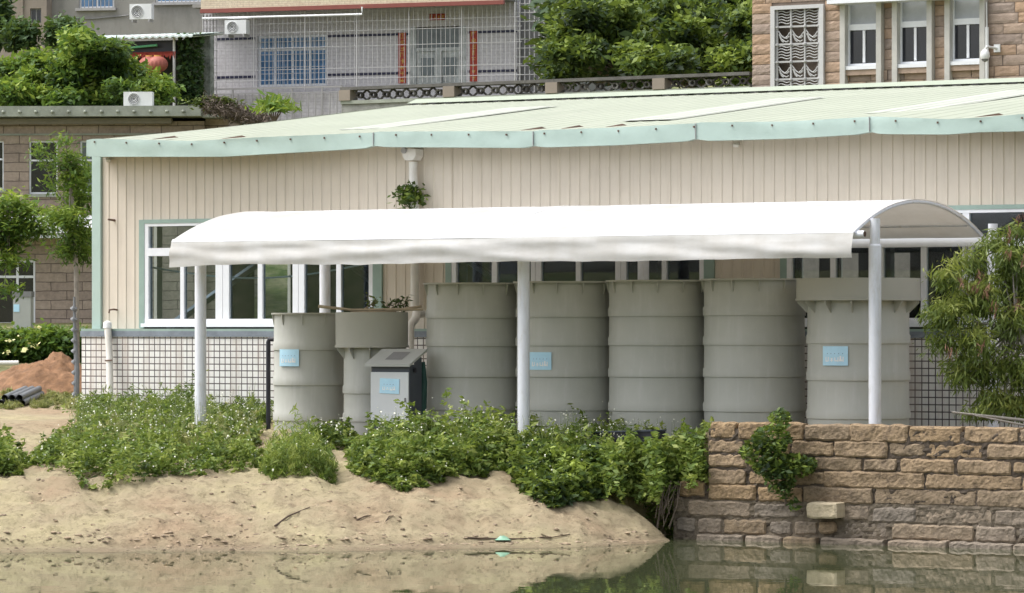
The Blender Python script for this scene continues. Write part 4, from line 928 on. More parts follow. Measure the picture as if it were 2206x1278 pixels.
# feathery tree on the right
B = blobs_px([(2040,600,36,32,0),(2090,570,44,36,.2),(2150,540,40,40,.3),(2050,680,50,48,-.1),(2120,640,54,50,0),(2180,600,50,50,.3),(2030,740,36,34,0),(2100,740,58,50,-.2),(2170,700,60,60,0),(2130,800,48,44,0),(2190,790,48,56,-.1),(2080,820,30,24,0),(2140,860,44,28,0),(2230,650,60,90,.2),(2230,820,60,70,0),(2190,500,26,28,.2),(2160,880,50,22,-.1),(2090,640,50,50,.3),(2070,800,46,40,.2),(2200,880,50,34,.1),(2030,680,40,40,.1),(2110,890,40,18,0),(2180,560,40,40,0)], 46.9, .8)
b0 = at(2290, 925, 46.6); b0.z = gh(b0.x, b0.y)-.1
rt_tree = tree('feathery_tree', 'drooping olive green feathery tree with brown pods at the right edge', b0, [([b0, at(2250,850,46.8), at(2190,700,46.9)], .06, .03), ([at(2290,925,46.6), at(2200,905,46.5), at(2050,888,46.6)], .03, .012), ([at(2290,930,46.6), at(2200,915,46.4), at(2100,895,46.5)], .02, .008)], B, 17000, .055, L_olive, m_barkg, asp=.16, droop=1.4, up=.1, tone=(.0,.9), spray=10, sprd=.075, shell=.15, tr=.02, seed=8)
for (p, q) in ((2098,615),(2110,590),(2125,625),(2170,545),(2170,500),(2200,470),(2070,600),(2140,660),(2050,755),(2115,740),(2190,650),(2205,560)):
    P = np.array([tuple(at(p+r_.gauss(0,6), q+r_.gauss(6,8), 46.35+r_.gauss(0,.05))) for _ in range(16)])
    v, q_, t_ = leaf_cloud(P, .05, .13, 2.2, .1); mesh_obj('pods', v, q_, L_pod, rt_tree, t_, False, 'stuff')
# hedge and small plants by the stone house
B = blobs_px([(10,745,40,36,0),(60,750,40,34,0),(105,740,38,34,0),(150,745,30,36,0),(-50,745,50,40,0)], 74)
b0 = gb_(70, 74); tree('hedge_bush', 'clipped green hedge with pale blossoms behind the soil heap', b0, [([b0, at(70,770,74)], .06, .04)], B, 9000, .065, L_bright, cat='bush', tone=(-.1,.6), seed=9, tr=.02)
P = np.array([tuple(at(x+r_.gauss(0,5), y+r_.gauss(0,4), 73.3)) for x, y in ((60,740),(58,752),(40,728),(82,705),(20,735),(75,742),(10,760)) for _ in range(5)])
mesh_obj('pale_blossoms', *leaf_cloud(P, .04, .8)[:2], M('cream_petal', (.75,.72,.35), .6), bpy.data.objects['hedge_bush'])
P = np.array([tuple(at(r_.gauss(590,20), 238-abs(r_.gauss(0,13)), 84+r_.gauss(0,.3))) for _ in range(500)])
gp = thing('roof_plant', 'bright green plant behind the hall roof slope', 'plant', (at(590,260,84)[0], at(590,260,84)[1], at(590,262,84)[2]))
build_leaves('foliage', [leaf_cloud(P, .12, .2, -.4, .3, tone=tone_from(P, .3, .9))], L_bright, gp); 
bs = MB()
for k in range(6): bs.tube([at(588+k, 262, 84), at(570+k*9, 225, 84)], [.02,.01], 5)
bs.build('stem', m_bark, gp)

# ------------------------------------------------------------ old stone house, left
hf = Frame(180, 105, 27, 2.5); hm = hf.m
house = thing('stone_house', 'two storey brown stone house with flat weathered roof slab', 'house', hf.o, 27)
lx0 = hf.hit(-120, 0)[0]; lx1 = hf.hit(440, 0)[0]; hz = lambda py: hf.hit(100, py)[1]; hX = lambda px: hf.hit(px, 0)[0]
ops = [(hX(-25), hX(8), hz(408), hz(303)), (hX(62), hX(124), hz(418), hz(303)), (hX(172), hX(232), hz(418), hz(303)), (hX(-12), hX(76), hz(700), hz(560))]
def wall_with(mb, x0, x1, z0, z1, y0, y1, holes):
    xs = sorted({x0, x1, *[h for o in holes for h in o[:2]]}); zs = sorted({z0, z1, *[h for o in holes for h in o[2:]]})
    for i in range(len(xs)-1):
        for j in range(len(zs)-1):
            cx, cz_ = (xs[i]+xs[i+1])/2, (zs[j]+zs[j+1])/2
            if any(o[0] < cx < o[1] and o[2] < cz_ < o[3] for o in holes): continue
            mb.box(xs[i], xs[i+1], y0, y1, zs[j], zs[j+1])
wb = MB(hm); wall_with(wb, lx0, lx1, 0, hz(262), 0, .3, ops); wb.box(lx0, lx1, .31, 7, 0, hz(262)-.05); wb.build('wall', m_lstone, house)
MB(hm).box(lx0, lx1, .302, .308, 0, hz(262)-.1).build('dark_room', m_dglass, house)
def winset(fr, par, x0, x1, z0, z1, mid=None, hor=None, t=.05, y=.08, glass=m_dglass, fm=m_frame):
    f = MB(fr.m); f.box(x0, x0+t, y, y+.06, z0, z1); f.box(x1-t, x1, y, y+.06, z0, z1); f.box(x0+t, x1-t, y, y+.06, z1-t, z1); f.box(x0+t, x1-t, y, y+.06, z0, z0+t)
    for m_ in (mid or []): xm = x0+(x1-x0)*m_; f.box(xm-t/2, xm+t/2, y+.003, y+.055, z0+t, z1-t)
    for h_ in (hor or []): zm = z0+(z1-z0)*h_; f.box(x0+t, x1-t, y-.003, y+.06, zm-t/2, zm+t/2)
    o = f.build('window', fm, par); MB(fr.m).box(x0+t*.5, x1-t*.5, y+.02, y+.03, z0+t*.5, z1-t*.5).build('pane', glass, o); return o
winset(hf, house, *ops[0][:2], *ops[0][2:], None, [.62]); winset(hf, house, *ops[1], None, [.63]); winset(hf, house, *ops[2], None, [.63], glass=m_gglass); winset(hf, house, *ops[3], [.55], [.74], .07)
for o_ in ops[:3]: MB(hm).box(o_[0]-.08, o_[1]+.08, -.06, .1, o_[2]-.09, o_[2]).build('sill', m_slab, house)
rs_ = MB(hm); rs_.box(lx0, hX(440), -.75, 7.2, hz(254), hz(232)); rs_.build('roof_slab', m_slab, house)
MB(hm).box(lx0, hX(372), -.30, .0, hz(268), hz(255)-.02).build('cornice', M('pale_cornice', (.24,.215,.18), .9, .1), house)
MB(hm).box(lx0, lx1, -.05, -.001, hz(292), hz(288)).build('string_course', m_slab, house)
bo = MB(hm)
for k in range(12):
    x = hX(18+k*35); bo.lathe((x,-.77,hz(244)), [(.045,-.03),(.055,0),(.03,.04)], 8)
bo.build('slab_stud', m_slab, house)
# curved corner of the slab
MB(hm).box(hX(440)+.003, hX(495), -.45, 4, hz(256), hz(234)).build('slab_corner', m_slab, house)
MB(hm).box(lx1+.003, hX(490), .25, 7, 0, hz(256)-.01).build('side_wall', m_lstone, house)
# awning board over the lower floor and shutters
MB(hm).box(lx0, hX(160), -.9, -.02, hz(514), hz(506)).build('ledge', m_frame, house)
an = Frame(90, 104.2, 27, hf.o.z+hz(506)); a0, a1 = an.hit(-60, 500)[0], an.hit(205, 500)[0]
tag(MB(an.m).add([(a0,-.1,.02),(a1,-.1,.02),(a1,.55,.55),(a0,.55,.55),(a0,-.1,.05),(a1,-.1,.05),(a1,.55,.58),(a0,.55,.58)], [(0,3,2,1),(4,5,6,7),(0,1,5,4),(1,2,6,5),(2,3,7,6),(3,0,4,7)]) or None, 'x') if False else None
aw = MB(an.m); aw.add([(a0,-.1,.02),(a1,-.1,.02),(a1,.55,.50),(a0,.55,.50),(a0,-.1,.05),(a1,-.1,.05),(a1,.55,.53),(a0,.55,.53)], [(0,3,2,1),(4,5,6,7),(0,1,5,4),(1,2,6,5),(2,3,7,6),(3,0,4,7)])
aw.build('awning', m_white, house)
# grey heater box by the house
g = Frame(48, 101, 24, at(48,712,101).z); gx0, gx1 = g.hit(28,700)[0], g.hit(66,700)[0]; gz = lambda py: g.hit(48,py)[1]
hb = thing('grey_cabinet', 'tall grey utility cabinet with a small blue label before the stone house', 'cabinet', g.o, 24)
MB(g.m).box(gx0, gx1, 0, .35, -.2, gz(640)).build('body', m_lid, hb); MB(g.m).box(gx0-.02, gx1+.02, -.02, .37, gz(640), gz(628)).build('top', m_fan, hb)
MB(g.m).box(gx0+.02, gx0+.18, -.012, -.002, gz(672), gz(656)).build('label_plate', m_blue, hb)
# air conditioner on the roof
def ac_unit(frame, px0, px1, py0, py1, label, bracket=True):
    x0, x1 = frame.hit(px0, py1)[0], frame.hit(px1, py1)[0]; z0, z1 = frame.hit(px0, py1)[1], frame.hit(px0, py0)[1]
    loc = frame.m @ Vector(((x0+x1)/2, 0, z0)); t = thing('air_conditioner', label, 'air conditioner', loc, frame.rot)
    MB(frame.m).box(x0, x1, 0, .32, z0, z1).build('casing', m_ac, t)
    cx = x0+(x1-x0)*.36; cz_ = (z0+z1)/2; rr = (z1-z0)*.42
    gm_ = Matrix(frame.m) @ Matrix.Translation((cx, -.012, cz_)) @ Matrix.Rotation(R(90), 4, 'X')
    g_ = MB(gm_); g_.lathe((0,0,0), [(rr,-.01),(rr,.012),(rr*.93,.014),(rr*.93,-.01)], 28, (False, False))
    for k in range(1, 4): g_.lathe((0,0,0), [(rr*k/4,.004),(rr*k/4+.012,.012),(rr*k/4+.014,.0)], 24, (False, False))
    gd = g_.build('fan_guard', m_ac, t); f_ = MB(gm_); f_.lathe((0,0,0), [(rr*.92,-.010),(rr*.92,-.006)], 28)
    f_.build('fan', m_fan, gd)
    if bracket: MB(frame.m).box(x0+.08, x0+.13, 0, .5, z0-.1, z0-.003).box(x1-.13, x1-.08, 0, .5, z0-.1, z0-.003).build('bracket', m_bars, t)
    return t
acf = Frame(297, 104.6, 27, hf.o.z+hz(231)); ac_unit(acf, 266, 328, 198, 229, 'white air conditioner with round fan on the stone house roof slab', False)
# brown dead creeper over the corner of the slab
P = []
for _ in range(5500):
    u = r_.random(); p = 440+140*u; yc = 222+42*u**1.3; P.append(tuple(at(p+r_.gauss(0,4), yc+r_.gauss(0,9)+4, 102.5+r_.gauss(0,.5))))
P = np.array(P); cr = thing('dead_creeper', 'brown dried creeper slumped over the roof slab corner', 'creeper', at(510,262,102.5))
build_leaves('dry_stems', [leaf_cloud(P, .10, .12, .5, .2)], M('dead_stem', (.12,.095,.075), .95, .3), cr)
P = np.array([tuple(at(r_.gauss(462,24), 222+r_.gauss(0,6), 102.0)) for _ in range(700)]); build_leaves('foliage', [leaf_cloud(P, .08, .35, .1, .5, tone=tone_from(P,.2,.8))], L_olive, cr)
# soil heap, pipes, net wrapped stake
q = at(105, 800, 63.5); gz0 = gh(q.x, q.y)
rows = []
for j in range(70):
    row = []
    for i in range(100):
        u, v = i/99*2-1, j/69*2-1; l_, s_ = u*1.25, v*1.1; X_ = q.x+RT[0]*l_+AX[0]*s_; Y_ = q.y+RT[1]*l_+AX[1]*s_
        rr = math.sqrt(u*u+v*v); hgt = .62*max(0, 1-rr**1.6)*(1+.35*nz(u*2.1,v*2.1))+(.09*nz(u*5,v*5)+.05*nz(u*13,v*13)+.03*nz(u*30,v*30))*max(0,1.1-rr)
        row.append((X_, Y_, gh(X_, Y_)-.03+hgt))
    rows.append(row)
tag(MB().grid(rows).build('soil_heap', m_soil, None, True), 'heap of reddish brown soil beside the hall corner', 'soil heap')
q = at(20, 782, 66); tag(MB().tube([at(-60,783,66), at(40,782,66)], .045, 10).build('white_pipe', m_pvc, None, True), 'white pipe lying behind the soil heap at the left edge', 'pipe')
for k, (dx_, lv, lb) in enumerate(((0,0,'lowest left grey pipe of the pile in the yard'),(15,0,'second bottom grey pipe of the pile, showing its open end'),(30,0,'middle bottom grey pipe of the pile in the yard'),(46,0,'rightmost bottom grey pipe of the pile in the yard'),(8,1,'left grey pipe in the upper row of the pile'),(24,1,'middle grey pipe in the upper row of the pile'),(40,1,'right grey pipe in the upper row of the pile'))):
    a = at(2+dx_, 876-lv*11, 60.2); b = at(48+dx_*.9, 858-lv*9, 62.2); a.z = gh(a.x, a.y)+.06+lv*.085; b.z = gh(b.x, b.y)+.06+lv*.085
    d_ = (b-a); m = MB(); m.tube([a, a+d_*.5, b], .052, 12, False); m.tube([b, a], .043, 12, False)
    po = m.build('grey_pipe', m_gpipe, None, True); tag(po, lb, 'pipe', 'grey pipes piled in the yard')
q0 = at(164, 790, 61.5); q0.z = gh(q0.x, q0.y)-.05; q1 = at(160, 640, 61.8)
nt = MB(); nt.tube([q0, q0.lerp(q1,.3)+Vector((.03,0,0)), q0.lerp(q1,.7), q1], [.05,.045,.03,.02], 9)
for k in range(9): c_ = q0.lerp(q1, .08+k*.1); nt.tube([c_+Vector((-.02,0,0)), c_+Vector((.01,0,.04))], [.065,.045], 9)
tag(nt.build('wrapped_stake', m_gpipe, None, True), 'stake wrapped in black netting beside the hall corner', 'stake')

# ------------------------------------------------------------ grey apartment block, far left
gf = Frame(250, 140, 18, 9.5); gX = lambda px: gf.hit(px, 0)[0]; gzz = lambda py: gf.hit(250, py)[1]
apt = thing('apartment_block', 'grey rendered apartment block with barred windows at the top left', 'building', gf.o, 18)
ops = [(gX(170), gX(246), gzz(17), gzz(-60)), (gX(335), gX(470), gzz(8), gzz(-60))]
wb = MB(gf.m); wall_with(wb, gX(112), gX(470), -1, gzz(-160), 0, .3, ops); wb.box(gX(112), gX(470), .31, 9, -1, gzz(-160)); wb.build('wall', m_render, apt)
for o_ in ops:
    winset(gf, apt, *o_, [.5] if o_ is ops[0] else [.34,.67], None, .07, glass=m_bglass)
    bb = MB(gf.m); x = o_[0]+.1
    while x < o_[1]: bb.box(x-.012, x+.012, -.12, -.09, o_[2], o_[3]); x += .16
    bb.build('window_bars', m_bars, apt); MB(gf.m).box(o_[0]-.1, o_[1]+.1, -.16, .0, o_[2]-.10, o_[2]-.0).build('sill', m_bars, apt)
wb = MB(gf.m); wall_with(wb, gX(0)-3, gX(112)-.005, -1, gzz(-160), -.6, .2, [(gX(76), gX(100), gzz(50), gzz(18))]); wb.box(gX(0)-3, gX(112)-.005, .21, 9, -1, gzz(-160)); wb.build('side_wing', m_beige, apt)
winset(gf, apt, gX(76), gX(100), gzz(50), gzz(18), [.5], None, .05, -.5, fm=m_fan)
MB(gf.m).box(gX(58), gX(62), -.68, -.605, -1, gzz(-160)).build('wall_pipe', m_beige, apt)
cb = MB(gf.m); cb.tube([(gX(125),-.05,gzz(36)), (gX(200),-.05,gzz(40)), (gX(278),-.05,gzz(34))], .025, 5).build('wire', m_fan, apt)
acg = Frame(302, 138.6, 18, at(302, 42, 138.6).z); ac_unit(acg, 279, 326, 9, 42, 'white air conditioner hung on the grey apartment block wall')
# shed roof, lanterns, ivy wall
sf = Frame(320, 124, 10, 6.5); sX = lambda px: sf.hit(px, 0)[0]; sz = lambda py: sf.hit(320, py)[1]
shed = thing('porch', 'open porch with pale sheet roof, dark inside and red fringe', 'porch', sf.o, 10)
rr_ = MB(sf.m); P0 = []; P1 = []
for i in range(80): x = sX(150)+(sX(440)-sX(150))*i/79; d_ = .025*math.sin(i*1.6); P0.append((x,-.9,sz(83)+d_-(.12 if x > sX(380) else 0)*0)); P1.append((x,1.6,sz(66)+d_))
rr_.grid([P0, P1]); rr_.grid([[(p[0],p[1],p[2]-.06) for p in P0], [(p[0],p[1],p[2]-.06) for p in P1]], flip=True); rr_.grid([[(p[0],p[1],p[2]-.06) for p in P0], P0])
rr_.build('roof_sheet', m_awn, shed)
MB(sf.m).box(sX(205), sX(390), -.4, -.3, sz(118), sz(92)).build('shade_cloth', m_black, shed)
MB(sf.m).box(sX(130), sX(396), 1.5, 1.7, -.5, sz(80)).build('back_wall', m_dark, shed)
MB(sf.m).tube([(sX(290),-.55,sz(105)), (sX(354),-.55,sz(101))], .04, 8).build('green_tube_light', m_green, shed)
pp = MB(sf.m); pp.box(sX(386), sX(390), -.5, -.42, -.5, sz(86)); pp.box(sX(200), sX(204), -.5, -.42, -.5, sz(86)); pp.build('post', m_barsl, shed)
fr_ = MB(sf.m); 
for i in range(34):
    x = sX(270)+(sX(388)-sX(270))*i/33; fr_.add([(x-.07,-.5,sz(115)),(x+.07,-.5,sz(115)),(x+r_.uniform(-.05,.05),-.5,sz(130+r_.uniform(-3,5)))], [(0,1,2)])
fr_.build('red_fringe', m_red, shed)
for p, q_, lb in ((341, 138, 'left faded red round lantern hanging in the dark porch'), (366, 139, 'right faded red round lantern hanging in the dark porch')):
    X_ = sX(p); z_ = sf.hit(p, q_, -.7)[1]; loc = sf.m @ Vector((X_, -.7+(0 if p < 350 else -.25), z_)); lt = thing('lantern', lb, 'lantern', loc-Vector((0,0,.35)), 0, 'red lanterns in the porch')
    prf = []; 
    for k in range(13): a = -math.pi/2*.8+math.pi*.8*k/12; prf.append((.34*math.cos(a)+.0, .27*math.sin(a)))
    bd = MB(); n_ = 32; vs = []; fs = []
    for r0, z0 in prf:
        for k in range(n_): a = 2*math.pi*k/n_; rr = r0*(1+.03*math.cos(a*16)); vs.append((loc.x+rr*math.cos(a), loc.y+rr*math.sin(a), loc.z+z0))
    for i in range(12):
        for k in range(n_): a = i*n_+k; b = i*n_+(k+1) % n_; fs.append((a, b, b+n_, a+n_))
    bd.add(vs, fs); bd.build('shade', m_lantern, lt, True)
    MB().lathe(loc, [(.12,-.30),(.12,-.25)], 16).build('collar', m_gold, lt); MB().lathe(loc, [(.12,.25),(.12,.29)], 16).build('collar', m_gold, lt)
    ts = MB()
    for k in range(8): a = k*.785; ts.tube([(loc.x+.05*math.cos(a),loc.y+.05*math.sin(a),loc.z-.3), (loc.x+.07*math.cos(a),loc.y+.07*math.sin(a),loc.z-.62)], .012, 4)
    ts.build('tassel', m_lantern, lt)
iv = thing('ivy_wall', 'grey mottled wall end overgrown with ivy beside the porch', 'wall', sf.m @ Vector((sX(415),1,0)), 10)
MB(sf.m).box(sX(394), sX(437), .6, .9, -1, sz(72)).build('wall', m_ivy, iv)
P = []
for _ in range(1700): P.append(tuple(at(r_.uniform(384,438), 222-r_.random()**1.6*150, 123.4+r_.gauss(0,.15))))
P = np.array(P); build_leaves('ivy', [leaf_cloud(P, .08, .6, .3, .2, tone=tone_from(P,.0,.9))], L_dark, iv)

# ------------------------------------------------------------ white tiled house
wf = Frame(760, 128, 11, 9.0); wX = lambda px: wf.hit(px, 0)[0]; wz = lambda py, px=760: wf.hit(px, py)[1]
wh = thing('tiled_house', 'pale tiled house with blue windows, red couplets and steel bar cage', 'house', wf.o, 11)
def wz2(py): return wf.hit(760, py)[1]
win = (wX(555), wX(704), wz(186,630), wz(76,630)); door = (wX(884), wX(1004), wz(184,945), wz(57,945))
wb = MB(wf.m); wall_with(wb, wX(440), wX(1114), -1, wz(-10), 0, .3, [win, door]); wb.box(wX(440), wX(1114), .31, 9, -1, wz(-10)); wb.build('wall', m_wtile, wh)
for py in (84, 167):
    z_ = wz(py-3, 630)
    for a, b in ((465,550),(706,858),(876,883),(1008,1012),(1030,1114)): MB(wf.m).box(wX(a), wX(b), -.02, -.003, z_-.035, z_+.05).build('tile_band', m_navy, wh)
wo = winset(wf, wh, *win, [.25,.5,.75], [.72], .08, .05, glass=m_bglass)
bb = MB(wf.m); x = win[0]
while x < win[1]: bb.box(x-.005, x+.005, -.06, -.04, win[2], win[3]); x += .145
for k in range(1, 8): z_ = win[2]+(win[3]-win[2])*k/8; bb.box(win[0], win[1], -.065, -.035, z_-.009, z_+.009)
bb.build('window_bars', m_barsl, wh)
do = MB(wf.m); do.box(door[0], door[0]+.22, .0, .1, door[2], door[3]); do.box(door[1]-.22, door[1], 0, .1, door[2], door[3]); zm = door[2]+(door[3]-door[2])*.62
do.box(door[0]+.22, door[1]-.22, .0, .1, zm-.08, zm+.04); do.box(door[0]+.22, door[1]-.22, .055, .1, door[2], zm-.08); xm = (door[0]+door[1])/2; do.box(xm-.12, xm+.12, .0, .05, door[2], zm-.08)
dd = do.build('door', m_silver, wh)
MB(wf.m).box(door[0]+.22, door[1]-.22, .09, .12, zm+.04, door[3]-.05).build('fanlight', m_gglass, dd)
for a, b in ((door[0]+.38, xm-.18), (xm+.18, door[1]-.38)): MB(wf.m).box(a, b, .035, .052, door[2]+.35, zm-.3).build('door_panel', m_gglass, dd)
# couplets
def strokes(mb, x, z, s, rnd, y):
    for _ in range(5):
        if rnd.random() < .5: w_ = s*rnd.uniform(.3,.8); zz_ = z+s*rnd.uniform(-.38,.38); mb.box(x-w_/2, x+w_/2, y-.008, y-.002, zz_-s*.04, zz_+s*.04)
        else: h_ = s*rnd.uniform(.3,.8); xx_ = x+s*rnd.uniform(-.32,.32); mb.box(xx_-s*.04, xx_+s*.04, y-.012, y-.0085, z-h_/2, z+h_/2)
rk = random.Random(3)
for a, b, t_, b2, n_ in ((859,875,71,180,8), (1013,1029,67,176,8)):
    x0, x1 = wX(a), wX(b); z1, z0 = wz(t_, a), wz(b2, a); c_ = MB(wf.m).box(x0, x1, -.035, -.024, z0, z1).build('couplet', m_red, wh)
    g_ = MB(wf.m)
    for k in range(n_): strokes(g_, (x0+x1)/2, z0+(z1-z0)*(k+.5)/n_, (x1-x0)*.8, rk, -.035)
    g_.build('characters', m_gold, c_)
x0, x1 = wX(926), wX(959); z1, z0 = wz(30,940), wz(44,940); c_ = MB(wf.m).box(x0, x1, -.035, -.024, z0, z1).build('door_banner', m_red, wh); g_ = MB(wf.m)
for k in range(4): strokes(g_, x0+(x1-x0)*(k+.5)/4, (z0+z1)/2, (z1-z0)*.8, rk, -.035)
g_.build('characters', m_gold, c_)
# upper storey overhang
MB(wf.m).box(wX(452), wX(1114), -1.5, .0-.003, wf.hit(434,22,-1.5)[1]+.09, wf.hit(434,22,-1.5)[1]+.2).build('balcony_floor', m_render, wh)
zo = wf.hit(434, 24, -1.55)[1]
x0, x1 = wf.hit(434, 20, -1.55)[0], wf.hit(1085, 5, -1.55)[0]
MB(wf.m).box(x0, x1, -1.6, -1.5, zo+.06, zo+.9).build('balcony_front', m_ctile, wh); MB(wf.m).box(x0-.02, x1+.02, -1.64, -1.48, zo-.08, zo+.058).build('balcony_edge', m_maroon, wh)
MB(wf.m).box(x0, x1, -1.49, .3, zo+.3, zo+.5).build('ceiling_slab', m_render, wh)
# cage of bars in front
cg = MB(wf.m); yc = -1.3; zt_ = zo; zb_ = wf.hit(600, 245, yc)[1]; xa_, xb_ = wf.hit(438,0,yc)[0], wf.hit(1125,0,yc)[0]
x = xa_
while x < xb_: cg.box(x-.0055, x+.0055, yc-.006, yc+.006, zb_+.95, zt_); x += .165
for py in (50, 70, 103, 150, 172): z_ = wf.hit(630, py, yc)[1]; cg.box(xa_, xb_, yc-.03, yc-.012, z_-.008, z_+.008)
x = xa_
while x < xb_: cg.box(x-.014, x+.014, yc-.04, yc-.0, zb_+.8, zt_); x += 1.9
cg.build('bar_cage', m_barsl, wh)
MB(wf.m).tube([wf.hit(436,40,-1.75)[0:1][0] and (wf.hit(436,40,-1.75)[0],-1.75,wf.hit(436,40,-1.75)[1]), (wf.hit(780,31,-1.75)[0],-1.75,wf.hit(780,31,-1.75)[1]), (wf.hit(780,15,-1.75)[0],-1.75,wf.hit(780,15,-1.75)[1])], .035, 8).build('drying_pole', m_white, wh)
# side grille, right
sg = MB(wf.m); xg0, xg1 = wX(1116), wX(1210); sg_z0, sg_z1 = wz(200,1150), wz(-10,1150)
x = xg0
while x < xg1: sg.box(x-.014, x+.014, -.3, -.27, sg_z0, sg_z1); x += .17
z_ = sg_z0
while z_ < sg_z1: sg.box(xg0, xg1, -.33, -.302, z_-.013, z_+.013); z_ += .30
sg.build('side_grille', m_barsl, wh); MB(wf.m).box(xg0, xg1+.5, .3, 9, -1, sg_z1).build('side_wall', m_dglass if False else m_fan, wh)
# left cage side
sg = MB(wf.m); xg0, xg1 = wf.hit(438,0,-1)[0], wf.hit(466,0,-1)[0]
for k in range(5): x = xg0+(xg1-xg0)*k/4; sg.box(x-.014, x+.014, -1.0, -.96, -.5, wz(28))
for k in range(14): z_ = wz(220)+k*.26; sg.box(xg0, xg1, -1.04, -1.002, z_-.013, z_+.013)
sg.build('ladder_grille', m_bars, wh)
# parapet railing
rl = MB(wf.m); ya2 = -1.9; xr0, xr1 = wf.hit(438,0,ya2)[0], wf.hit(738,0,ya2)[0]; zt1 = wf.hit(590,190,ya2)[1]; zt2 = wf.hit(590,201,ya2)[1]; zb1 = wf.hit(590,250,ya2)[1]
rl.box(xr0, xr1, ya2-.03, ya2+.03, zt1-.03, zt1+.03); rl.box(xr0, xr1, ya2-.02, ya2+.02, zt2-.02, zt2+.02); x = xr0
while x < xr1: rl.box(x-.016, x+.016, ya2-.016, ya2+.016, zb1-.3, zt2); x += .26
x = xr0
while x < xr1: rl.box(x-.03, x+.03, ya2-.025, ya2+.025, zb1-.3, zt1); x += 1.1
rl.build('railing', m_bars, wh); MB(wf.m).box(xr0, xr1, ya2+.15, ya2+.3, -1, zt2-.03).build('parapet', m_wtile, wh)
MB(wf.m).box(xr0, xr1+8, ya2+.3, .0, -1, wz(200)-.4).build('terrace', m_conc, wh)
afr = Frame(505, 127.3, 11, at(505,76,127.3).z); ac_unit(afr, 484, 530, 44, 74, 'air conditioner caught behind the cage bars of the tiled house')

# ------------------------------------------------------------ terrace with pierced balustrade
bf = Frame(1620, 90, 0, 2.5); bX = lambda px: bf.hit(px, 0)[0]; bz = lambda py, px: bf.hit(px, py)[1]
bl = thing('pierced_balustrade', 'weathered concrete balustrade with pierced blocks above the hall roof', 'balustrade', bf.o, 0)
zt_, zr_, zl_, zb_ = bz(155,1620), bz(162,1620), bz(186,1620), bz(194,1620)
x0, x1 = bX(738), bX(1619)
MB(bf.m).box(x0, x1, -.12, .22, zr_, zt_).build('top_rail', M('mossy_rail', (.13,.125,.115), .9, .25, 3, .4, 20, stain=(.08,.08,.075), stain_amt=.6), bl)
MB(bf.m).box(x0, x1, -.10, .20, zb_, zl_).build('bottom_rail', m_slab, bl)
MB(bf.m).box(x0, x1, -.05, .35, -.5, zb_-.003).build('base_wall', m_conc, bl)
for p in (748, 972, 1193, 1424): MB(bf.m).box(bX(p)-.17, bX(p)+.17, -.14, .24, zl_, zr_).build('pier', m_beige, bl)
m_orn = M('sooty_block', (.055,.05,.045), .95, .6, 2.5, .4, 20, stain=(.40,.39,.36), stain_amt=.9)
cells = []; xs_ = [bX(p) for p in (748, 972, 1193, 1424)]+[x1+.17]
zc_ = (zl_+zr_)/2; hh_ = (zr_-zl_)/2
for i in range(4):
    a, b = xs_[i]+.17, xs_[i+1]-.17; n_ = max(1, round((b-a)/.42)); w_ = (b-a)/n_; pm = MB(bf.m)
    for k in range(n_):
        cx = a+w_*(k+.5)
        T = bf.m @ Matrix.Translation((cx, .05, zc_)) @ Matrix.Rotation(R(90), 4, 'X'); rg_ = MB(T)
        rr = hh_*.62; N_ = 18; vs = []; 
        for y_ in (-.06,.06):
            for q_ in (rr, rr*.55):
                for m_ in range(N_): an_ = 2*math.pi*m_/N_; vs.append((q_*math.cos(an_)*1.15, q_*math.sin(an_), y_))
        fs = []
        for m_ in range(N_):
            n2 = (m_+1) % N_; fs += [(m_, n2, N_+n2, N_+m_), (2*N_+m_, 3*N_+m_, 3*N_+n2, 2*N_+n2), (m_, 2*N_+m_, 2*N_+n2, n2), (N_+m_, N_+n2, 3*N_+n2, 3*N_+m_)]
        pm.m = T; pm.add(vs, fs, .5); pm.m = bf.m
        pm.bar((cx-w_/2, .05, zl_), (cx-w_*.2, .05, zc_-hh_*.3), .05, .04); pm.bar((cx+w_/2, .05, zl_), (cx+w_*.2, .05, zc_-hh_*.3), .05, .04)
        pm.bar((cx-w_/2, .05, zr_), (cx-w_*.2, .05, zc_+hh_*.3), .05, .04); pm.bar((cx+w_/2, .05, zr_), (cx+w_*.2, .05, zc_+hh_*.3), .05, .04)
    pm.build('pierced_panel', m_orn, bl)
